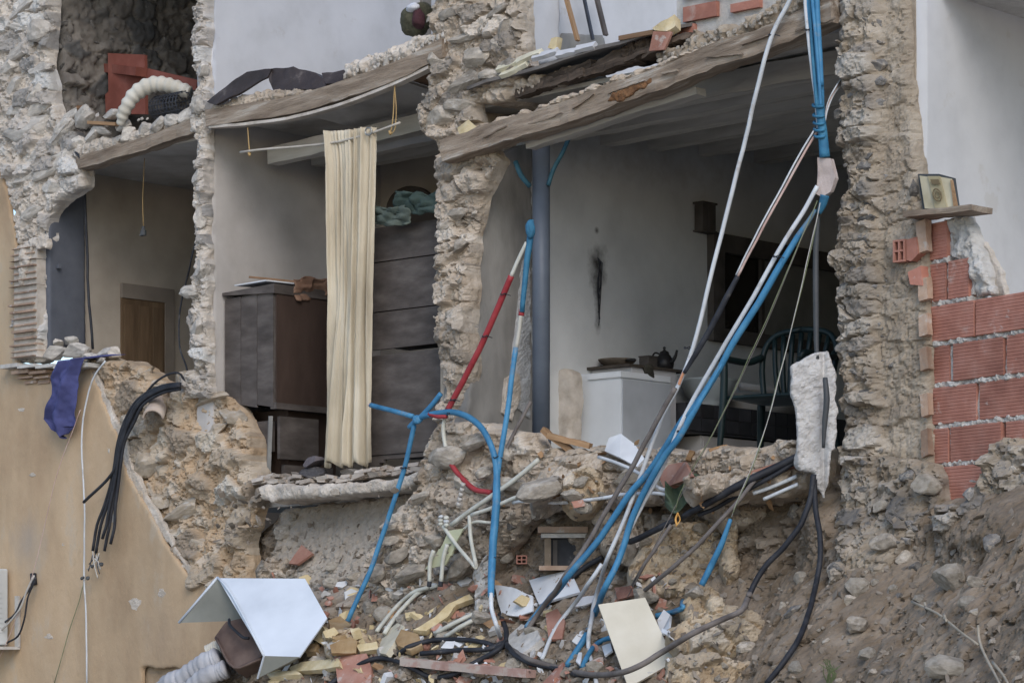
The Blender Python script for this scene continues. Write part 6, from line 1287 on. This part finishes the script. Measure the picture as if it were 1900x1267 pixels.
# bent white appliance panel
bp = empty('bent_panel', F(470, 1215, .9), 'large white sheet metal panel bent into a ridge on the heap', 'panel')
def onp(x, y, a, b, c):
    n_ = np.cross(b - a, c - a); d_ = ray(x, y); return d_ * ((a @ n_) / (d_ @ n_))
rf = F(404, 1072, 1.05); rbk = F(566, 1073, .62); e1 = F(490, 1216, 1.35); e2 = F(607, 1146, .95); e2b = F(556, 1218, 1.2); l1 = F(332, 1155, 1.2); l2 = F(470, 1150, .75)
e2 = onp(607, 1146, rf, rbk, e1); e2b = onp(556, 1218, rf, rbk, e1); l2 = onp(470, 1150, rf, rbk, l1)
sheet('long_side', [rf, rbk, e2, e2b, e1], .012, m_enw, bp)
sheet('short_side', [rf, l1, l2, rbk], .012, m_enb, bp)
MB().tube([rf + Z * .004, F(430, 1103, 1.12), e1], .010, 6, smooth=2).build('folded_edge', m_enw, bp, True)
MB().tube([rf + Z * .006, l1], .010, 6, smooth=1).build('folded_edge', m_enw, bp, True)
sheet('bottom_lip', [e1, e2b, F(548, 1226, 1.15), F(478, 1258, 1.3)], .012, m_enb, bp); MB().tube([e1, F(478, 1258, 1.3)], .008, 6, smooth=1).build('folded_edge', m_enw, bp)
# brown case, white ribbed hoses
m_brn = M('brown_fibre', [(.085, .055, .045), (.125, .085, .07), (.16, .115, .095)], 5, .7, .2, 40)
cs = empty('suitcase', F(440, 1240, 1.1), 'worn brown suitcase lying under the bent white panel', 'suitcase')
bx_ = [F(398, 1180, 1.15), F(420, 1152, 1.05), F(455, 1145, 1.0), F(492, 1212, 1.1), F(480, 1222, 1.2), F(432, 1240, 1.25)]
sheet('body', bx_, .16, m_brn, cs, .012, 3); tube('handle', [F(425, 1150, 1.1), F(428, 1162, 1.16), F(450, 1182, 1.2), F(462, 1184, 1.2)], .011, m_blk, cs); tube('rim', [F(400, 1184, 1.18), F(434, 1238, 1.28), F(486, 1222, 1.22)], .010, m_brn, cs)
m_hose = M('white_ribbed_hose', [(.34, .34, .36), (.45, .45, .475), (.53, .53, .55)], 6, .7, .1, 40)
def hose(lb, q, r, m, off):
    p = spline([F(x, y, d) for x, y, d in q], 16); n = len(p); rr = [r * (1 + .07 * math.sin(i * 1.6) + .16 * float(fbm(np.array([[i * .13, r * 40, 1.0]]), 3, 5)[0])) for i in range(n)]; p = p + np.stack([fbm(p * 6 + k, 2, 50 + k) for k in range(3)], 1) * .03
    return tag(MB().tube(p, rr, 16, smooth=0).build('hose', m, None, True), lb, 'hose')
hose('white ribbed hose coil at the bottom edge in front of the ochre wall', [(300, 1290, 1.3), (330, 1262, 1.3), (372, 1238, 1.25), (410, 1222, 1.15)], .085, m_hose, 0)
hose('second white ribbed hose behind the coil, next to the suitcase', [(340, 1290, 1.35), (380, 1258, 1.3), (420, 1240, 1.2)], .07, m_hose, 0)
hose('cream capped hose end under the suitcase', [(385, 1215, 1.1), (402, 1205, 1.05), (414, 1200, 1.0)], .06, m_duct, 0)
# foam crusts
for i, (q, mm, lb) in enumerate([
    ([(568, 1168), (596, 1160), (612, 1182), (600, 1196), (580, 1186)], m_foam, 'yellow foam wedge at the right end of the white panel'),
    ([(610, 1150), (632, 1142), (650, 1160), (640, 1178), (616, 1180)], m_foamb, 'brown crusted foam plate standing behind the yellow wedge'),
    ([(612, 1196), (650, 1180), (664, 1190), (660, 1210), (616, 1212)], m_foamb, 'flat brown foam plate on the heap crest'),
    ([(536, 1236), (560, 1228), (628, 1220), (630, 1236), (590, 1242), (540, 1246)], m_foam, 'long cream foam slab low on the heap'),
    ([(492, 1246), (548, 1242), (560, 1250), (500, 1254)], m_foam, 'thin cream foam strip by the lip of the white panel'),
    ([(700, 1210), (714, 1174), (736, 1156), (748, 1160), (740, 1180), (716, 1212)], M('foam_pale_edge', [(.52, .47, .36), (.62, .58, .47)], 8, .95, .3, 40), 'pale edged foam shell standing on the heap'),
    ([(732, 1188), (744, 1166), (776, 1176), (784, 1196), (760, 1206), (736, 1198)], m_foamb, 'rounded brown foam shell next to the pale edged one'),
    ([(765, 1168), (806, 1144), (834, 1118), (870, 1102), (878, 1110), (846, 1122), (828, 1144), (790, 1170)], m_foam, 'long broken cream foam edge slanting through the heap'),
    ([(660, 1196), (700, 1190), (704, 1204), (668, 1208)], m_foam, 'small cream foam bar between the foam shells'),
    ([(560, 1190), (590, 1194), (586, 1208), (566, 1208)], m_foamb, 'small brown foam scrap under the yellow wedge')]):
    o = SH(lb, 'foam', q, .045, mm, 'foam_piece', .010, i, .10)
# boards and plates
Yb = S(1180, 1190, .22)[1]
tag(sheet('board', [D(1110, 1121, Yb + .16), D(1197, 1108, Yb + .16), D(1252, 1226, Yb - .12), D(1166, 1275, Yb - .20)], .02, m_bge), 'large beige board leaning on the cables at the bottom', 'board')
SH('white board wedged upright behind the blue conduit', 'board', [(981, 1076), (1058, 1056), (1076, 1098), (1000, 1120)], .018, m_wbd, 'board', .004, 2, .10)
SH('creased white sheet left of the white board', 'sheet', [(918, 1084), (950, 1090), (986, 1104), (990, 1132), (962, 1142), (930, 1136), (922, 1110)], .012, m_wbd, 'sheet', .012, 3, .10)
SH('grey white plaster chunk under the cable knot', 'plaster', [(942, 1180), (968, 1158), (998, 1166), (1004, 1186), (970, 1212), (946, 1200)], .05, m_mort, 'plaster_chunk', .012, 4, .10)
SH('small white tile standing right of the beige board', 'tile', [(1220, 1150), (1232, 1130), (1244, 1140), (1240, 1172), (1226, 1176)], .015, m_wbd, 'tile', .003, 5, .10)
SH('tiny white shard left of the beige board', 'shard', [(1068, 1226), (1074, 1210), (1080, 1210), (1076, 1232)], .012, m_wbd, 'shard', .003, 6, .12)
SH('small white shard above the blue arch', 'shard', [(1116, 1198), (1132, 1192), (1136, 1206), (1122, 1216)], .012, m_wbd, 'shard', .003, 7, .10)
SH('white crumpled strip between white board and beige board', 'strip', [(1062, 1126), (1080, 1108), (1112, 1100), (1108, 1112), (1084, 1122)], .012, m_wbd, 'strip', .010, 8, .10)
for i, (q, lb) in enumerate([([(1012, 1138), (1034, 1128), (1048, 1150), (1042, 1184), (1018, 1186)], 'terracotta tile standing among the cables under the white board'), ([(620, 1218), (680, 1212), (690, 1240), (686, 1275), (628, 1275)], 'broad dusty terracotta tile at the bottom of the heap'),
                             ([(1000, 1275), (1030, 1240), (1046, 1228), (1036, 1275)], 'pointed terracotta shard at the bottom edge'), ([(1222, 884), (1240, 862), (1270, 856), (1284, 884), (1262, 904), (1232, 906)], 'rounded terracotta shard on the kitchen floor edge'), ([(1060, 930), (1082, 926), (1086, 938), (1066, 942)], 'small terracotta chip above the level white conduit'),
                             ([(560, 1010), (580, 1026), (552, 1046), (536, 1044)], 'reddish tile fragment stuck in the grey earth face'), ([(1140, 1090), (1170, 1086), (1176, 1104), (1146, 1112)], 'brown tile fragment above the beige board')]):
    SH(lb, 'tile', q, .02, m_tile, 'tile', .004, 20 + i, .08)
# hollow brick plank lying along the heap
hbk = empty('hollow_plank', S(900, 1240, .1), 'long red hollow clay plank lying under the black cable loops', 'clay plank')
pA = S(752, 1228, .12); pB = S(985, 1250, .12)
bar('shell', pA, pB, .10, .05, M('pink_clay', [(.33, .20, .165), (.41, .275, .235), (.48, .37, .325)], 6, .9, .4, 60, spots=[((.46, .41, .36), 6, .5, .7)]), hbk, warp=.006)
for k in range(3): bar('rib', pA + Z * (.025) + np.array([0, -.03 + .03 * k, 0]), pB + Z * .025 + np.array([0, -.03 + .03 * k, 0]), .012, .012, MATS['pink_clay'], hbk)
hk = hollow_brick('hollow_brick', Pl(S(970, 1036, .08), (1, 0, 0), (0, -1, 0)), 958, 1030, 978, 1046, None); tag(hk, 'small red hollow brick end poking out of the bank', 'brick')
bar_k = bar('hollow_plank', F(1390, 886, .28), F(1484, 856, .12), .08, .06, m_tile, warp=.006); tag(bar_k, 'red clay plank along the kitchen floor edge under the black bundle', 'clay plank')
# vent box with tile lintel in the bank
vb = empty('vent_opening', S(1050, 1050, 0), 'small dark square opening with a tile lintel in the bank', 'vent')
vp = Pl(S(1055, 1030, .06), (1, 0, 0), (0, -1, 0))
def vbx(nm_, m, x0, y0, x1, y1, h0, h1):
    a0, b0 = vp.ab(x0, y1); a1, b1 = vp.ab(x1, y0); MB().hexa([vp.pt(a0, b0, h1), vp.pt(a1, b0, h1), vp.pt(a1, b0, h0), vp.pt(a0, b0, h0), vp.pt(a0, b1, h1), vp.pt(a1, b1, h1), vp.pt(a1, b1, h0), vp.pt(a0, b1, h0)]).build(nm_, m, vb)
vbx('lintel', m_brick_d, 998, 978, 1090, 989, -.2, .10); vbx('lintel_bed', m_mort, 1004, 990, 1088, 998, -.2, .07)
vbx('jamb', m_earth, 1010, 998, 1022, 1052, -.2, .05); vbx('jamb', m_earth, 1084, 998, 1094, 1052, -.2, .05); vbx('back', m_blk, 1022, 998, 1084, 1052, -.03, -.02 + .03); vbx('grille', m_frm, 1026, 1002, 1034, 1050, .01, .03); vbx('sill', m_brick_d, 1000, 1050, 1094, 1058, -.2, .09)
# timber splinters
for i, (x0, y0, x1, y1, w_, lb) in enumerate([(1008, 798, 1062, 838, .07, 'split timber end lying by the drain pipe foot'), (1018, 808, 1096, 828, .05, 'longer splinter crossing the split timber by the drain pipe'), (1316, 838, 1350, 830, .07, 'short brown timber block on the kitchen floor edge'), (955, 880, 1000, 870, .04, 'small timber splinter under the cream conduit'), (1352, 846, 1400, 842, .05, 'short brown offcut near the green chair')]):
    tag(bar('timber', F(x0, y0, .12), F(x1, y1, .02), w_, .04, m_splint, warp=.01, seed=i), lb, 'timber')
tag(sheet('plate', [F(1122, 836, .22), F(1130, 812, .16), F(1152, 804, .12), F(1176, 822, .14), F(1196, 850, .20), F(1182, 866, .26), F(1150, 848, .26)], .02, m_wbd, None, .004, 31), 'white broken plate leaning before the stove', 'plate')
tag(sheet('plate_strip', [F(1352, 842, .1), F(1398, 840, .08), F(1400, 848, .1), F(1354, 850, .12)], .012, m_wbd), 'flat white strip on the kitchen floor edge near the chair', 'strip')
tag(MB().box(.55, 1.0, .5, .75, 1.42, 1.48).build('tray', m_enam), 'white shallow tray on the kitchen floor by the counter', 'tray')
# green crumpled plastic
gp = tag(surf('plastic_sheet', lambda a, b: F(1234 + 68 * a, 938 - 46 * b + 14 * math.sin(a * 6), .46 + .06 * math.sin(a * 7 + b * 3) + .05 * float(fbm(np.array([[a * 4, b * 4, 1.0]]), 2, 3)[0])), 24, 16, M('olive_green', [(.055, .085, .055), (.085, .12, .08), (.12, .16, .11)], 6, .6, .2, 40), None, .006), 'crumpled green plastic bag by the frayed cable', 'bag')
# ---------------- stones and mortar lumps lying on the heap
m_lump = M('mortar_lump', [(.33, .29, .235), (.43, .385, .325), (.50, .46, .40)], 3, .95, .6, 18, rnd=.2, bdist=.04, large=.25)
ROCK_E = rocks(m_lump, 8, 4, 260)
big = [(1000, 905, 46, 26, 'tan earth clod under the cream conduits'), (1060, 920, 22, 14, 'pale mortar lump under the boulder'), (1180, 880, 40, 18, 'weathered grey log-like block before the stove'), (1160, 1030, 24, 34, 'upright grey stone behind the conduits'), (1190, 1105, 34, 16, 'brown stone behind the beige board top'),
       (1590, 1090, 26, 20, 'grey stone in the seam of the bank below the dark pier'), (1592, 1155, 22, 18, 'smooth blue grey cobble in the bank below the dark pier'), (1760, 1240, 46, 26, 'large angular rock at the bottom right'), (1450, 1125, 10, 10, 'small pale pebble stuck in the brown bank'), (1640, 1010, 30, 22, 'brown stone under the brick wall foot'), (1770, 1070, 40, 30, 'knobbly rock in the bank at the right'), (1720, 900, 30, 22, 'mortar lump at the foot of the dark pier')]
for i, (x, y, rw, rh, lb) in enumerate(big):
    p = S(x, y, .07) if not (lb.startswith('flat rock on top') or 'before the brick' in lb or 'right edge' in lb) else F(x, y, .25)
    sc_ = p[1] / FPX; plx = Pl(p, (1, 0, 0), (0, -1, 0))
    o = stone_at(ROCK_E if i % 3 else ROCK_S, None, plx, 0, 0, rw * sc_, rh * sc_, max(rw, rh) * sc_ * .7, -.01, random.Random(i).uniform(-.2, .2), random.Random(i), 'rock'); tag(o, lb, 'rock')
rgs = random.Random(77); n = 0; used = []
grp = 'loose stones on the bank'
while n < 230:
    x = rgs.uniform(400, 1890); y = 880 + 387 * rgs.random() ** .8
    if x < 500 and y < 1000: continue
    if 480 < x < 770 and y < 1000 and rgs.random() < .8: continue
    rw = 3.5 + 22 * rgs.random() ** 3; p = S(x, y, .01)
    if any(abs(x - a) + abs(y - b) < (rw + c) * .9 for a, b, c in used): continue
    used.append((x, y, rw)); sc_ = p[1] / FPX
    o = stone_at((ROCK_E, ROCK_S, ROCK_D)[int(rgs.random() * 2.4)], None, Pl(p, (1, 0, 0), (0, -.8, .6), (0, .6, .8)), 0, 0, rw * sc_, rw * sc_ * rgs.uniform(.5, .9), rw * sc_ * .7, 0, rgs.uniform(-.6, .6), rgs, 'loose_stone')
    zone = 'on the grey earth below the curtain room slab' if x < 760 else 'at the foot of the buff pier' if x < 1000 else 'among the cables below the kitchen' if x < 1300 else 'on the brown bank below the torn slab' if x < 1560 else 'on the bank below the red brick wall'
    tag(o, ('bigger' if rw > 9 else 'middling' if rw > 5 else 'small') + (' tawny' if 'lump' in o.data.materials[0].name else ' dark' if 'grey' in o.data.materials[0].name else ' buff') + ' loose stone ' + ('low ' if y > 1080 else 'high ') + zone, 'stone', grp); n += 1
# crumbs and chips too many to count
cr = MB(); rgc = random.Random(5)
def chip(p, r_):
    v = [np.array([rgc.gauss(0, 1), rgc.gauss(0, 1), rgc.gauss(0, 1)]) for _ in range(3)]; e1, e2, e3 = [x / np.linalg.norm(x) * r_ for x in v]; e3 = e3 * .5
    cr.hexa([p - e1 - e2 - e3, p + e1 - e2 * .7 - e3, p + e1 * .8 + e2 - e3, p - e1 + e2 * .9 - e3, p - e1 * .8 - e2 + e3, p + e1 - e2 + e3, p + e1 * .7 + e2 * .8 + e3, p - e1 * .9 + e2 + e3])
for k in range(7000):
    x = rgc.uniform(400, 1895); y = 880 + 390 * rgc.random() ** .7
    if 480 < x < 760 and y < 1010 and rgc.random() < .85: continue
    if x > 1380 and rgc.random() < .75: continue
    if 1150 < x <= 1380 and rgc.random() < .6: continue
    chip(S(x, y, .0), .004 + .022 * rgc.random() ** 3)
o = cr.build('rubble_crumbs', M('crumbs', [(.15, .125, .10), (.24, .205, .17), (.36, .32, .275)], 5, .97, .3, 40)); tag(o, 'crumbs of stone and mortar strewn over the whole bank', 'rubble', kind='stuff')
for (m_, nn, x0, x1, y0, y1, nm_, lb) in ((m_tile, 130, 500, 1240, 1060, 1267, 'tile_chips', 'chips of broken red tile strewn over the heap'), (m_wbd, 120, 520, 1240, 1070, 1267, 'plaster_chips', 'white plaster chips strewn over the heap'), (m_foam, 70, 500, 900, 1120, 1267, 'foam_chips', 'small yellow foam chips strewn among the foam plates'), (m_splint, 36, 900, 1450, 820, 960, 'wood_chips', 'wood splinters strewn below the kitchen floor edge')):
    cr = MB()
    for k in range(nn): chip(S(rgc.uniform(x0, x1), rgc.uniform(y0, y1), .02), .008 + .03 * rgc.random() ** 2)
    o = cr.build(nm_, m_); tag(o, lb, 'rubble', kind='stuff')
# shards of tile, plaster, board and foam in the heap
rgt = random.Random(31); kinds = [('tile_shard', m_tile, 'red tile shard', 'tile', .018), ('plaster_shard', m_wbd, 'white plaster shard', 'plaster', .02), ('mortar_shard', m_mort, 'grey mortar shard', 'mortar', .04), ('wood_shard', m_splint, 'brown wood shard', 'wood', .015), ('foam_shard', m_foam, 'cream foam shard', 'foam', .03)]
for k in range(84):
    x = rgt.uniform(500, 1340); y = rgt.uniform(1075, 1264); kn = rgt.choice(kinds[:3] * 2 + kinds[3:] + (kinds[4:] if x < 900 else []))
    if x > 1110 and y < 1120: x = rgt.uniform(500, 1000)
    if x > 1230: x -= 420
    r0 = rgt.uniform(7, 17); a0 = rgt.uniform(0, 6.28); n_ = rgt.choice([4, 5, 5, 6]); p = S(x, y, .05)
    e1 = np.array([1, 0, 0]) + np.array([0, rgt.uniform(-.5, .5), rgt.uniform(-.3, .3)]); e2_ = np.array([rgt.uniform(-.3, .3), rgt.uniform(.2, 1.0), rgt.uniform(.5, 1.0)]); e1 /= np.linalg.norm(e1); e2_ /= np.linalg.norm(e2_)
    pts = [p + (e1 * math.cos(a0 + 6.283 * i / n_) * rgt.uniform(.75, 1.35) + e2_ * math.sin(a0 + 6.283 * i / n_) * rgt.uniform(.5, 1.0)) * r0 * p[1] / FPX for i in range(n_)]
    o = sheet(kn[0], pts, kn[4], kn[1], None, .004, k)
    zone = 'beside the bent white panel' if x < 680 else 'around the foam shells and black loops' if x < 900 else 'around the cable knot and white board' if x < 1110 else 'beside the beige board'
    tag(o, ('bigger ' if r0 > 12 else 'small ') + kn[2] + ' in the heap ' + zone, kn[3], 'broken shards in the heap')
# dry twig at the bottom right
tw = MB()
for q in ([(1692, 1116), (1740, 1138), (1780, 1170), (1816, 1196)], [(1815, 1160), (1818, 1190), (1830, 1220), (1846, 1250), (1856, 1270)], [(1842, 1228), (1860, 1250), (1872, 1270)], [(1752, 1140), (1756, 1152)], [(1716, 1118), (1718, 1126)]): tw.tube([S(x, y, .12) for x, y in q], [.008, .006], 6)
tag(tw.build('twig', M('dry_twig', [(.36, .31, .24), (.46, .41, .33)], 9, .9, .1), None, True), 'dry bare twig lying on the brown bank at the bottom', 'twig')
wd_ = MB()
for k in range(14):
    b_ = S(1538 + rgc.uniform(-5, 5), 1266, .06); wd_.tube([b_, b_ + np.array([rgc.uniform(-.03, .03), -.02, .05]), b_ + np.array([rgc.uniform(-.07, .07), -.03, .08 + .06 * rgc.random()])], [.004, .002], 5)
tag(wd_.build('weed', M('weed', [(.10, .13, .06), (.16, .19, .10)], 8, .9, 0)), 'small dry weed growing at the bottom of the brown bank', 'weed')
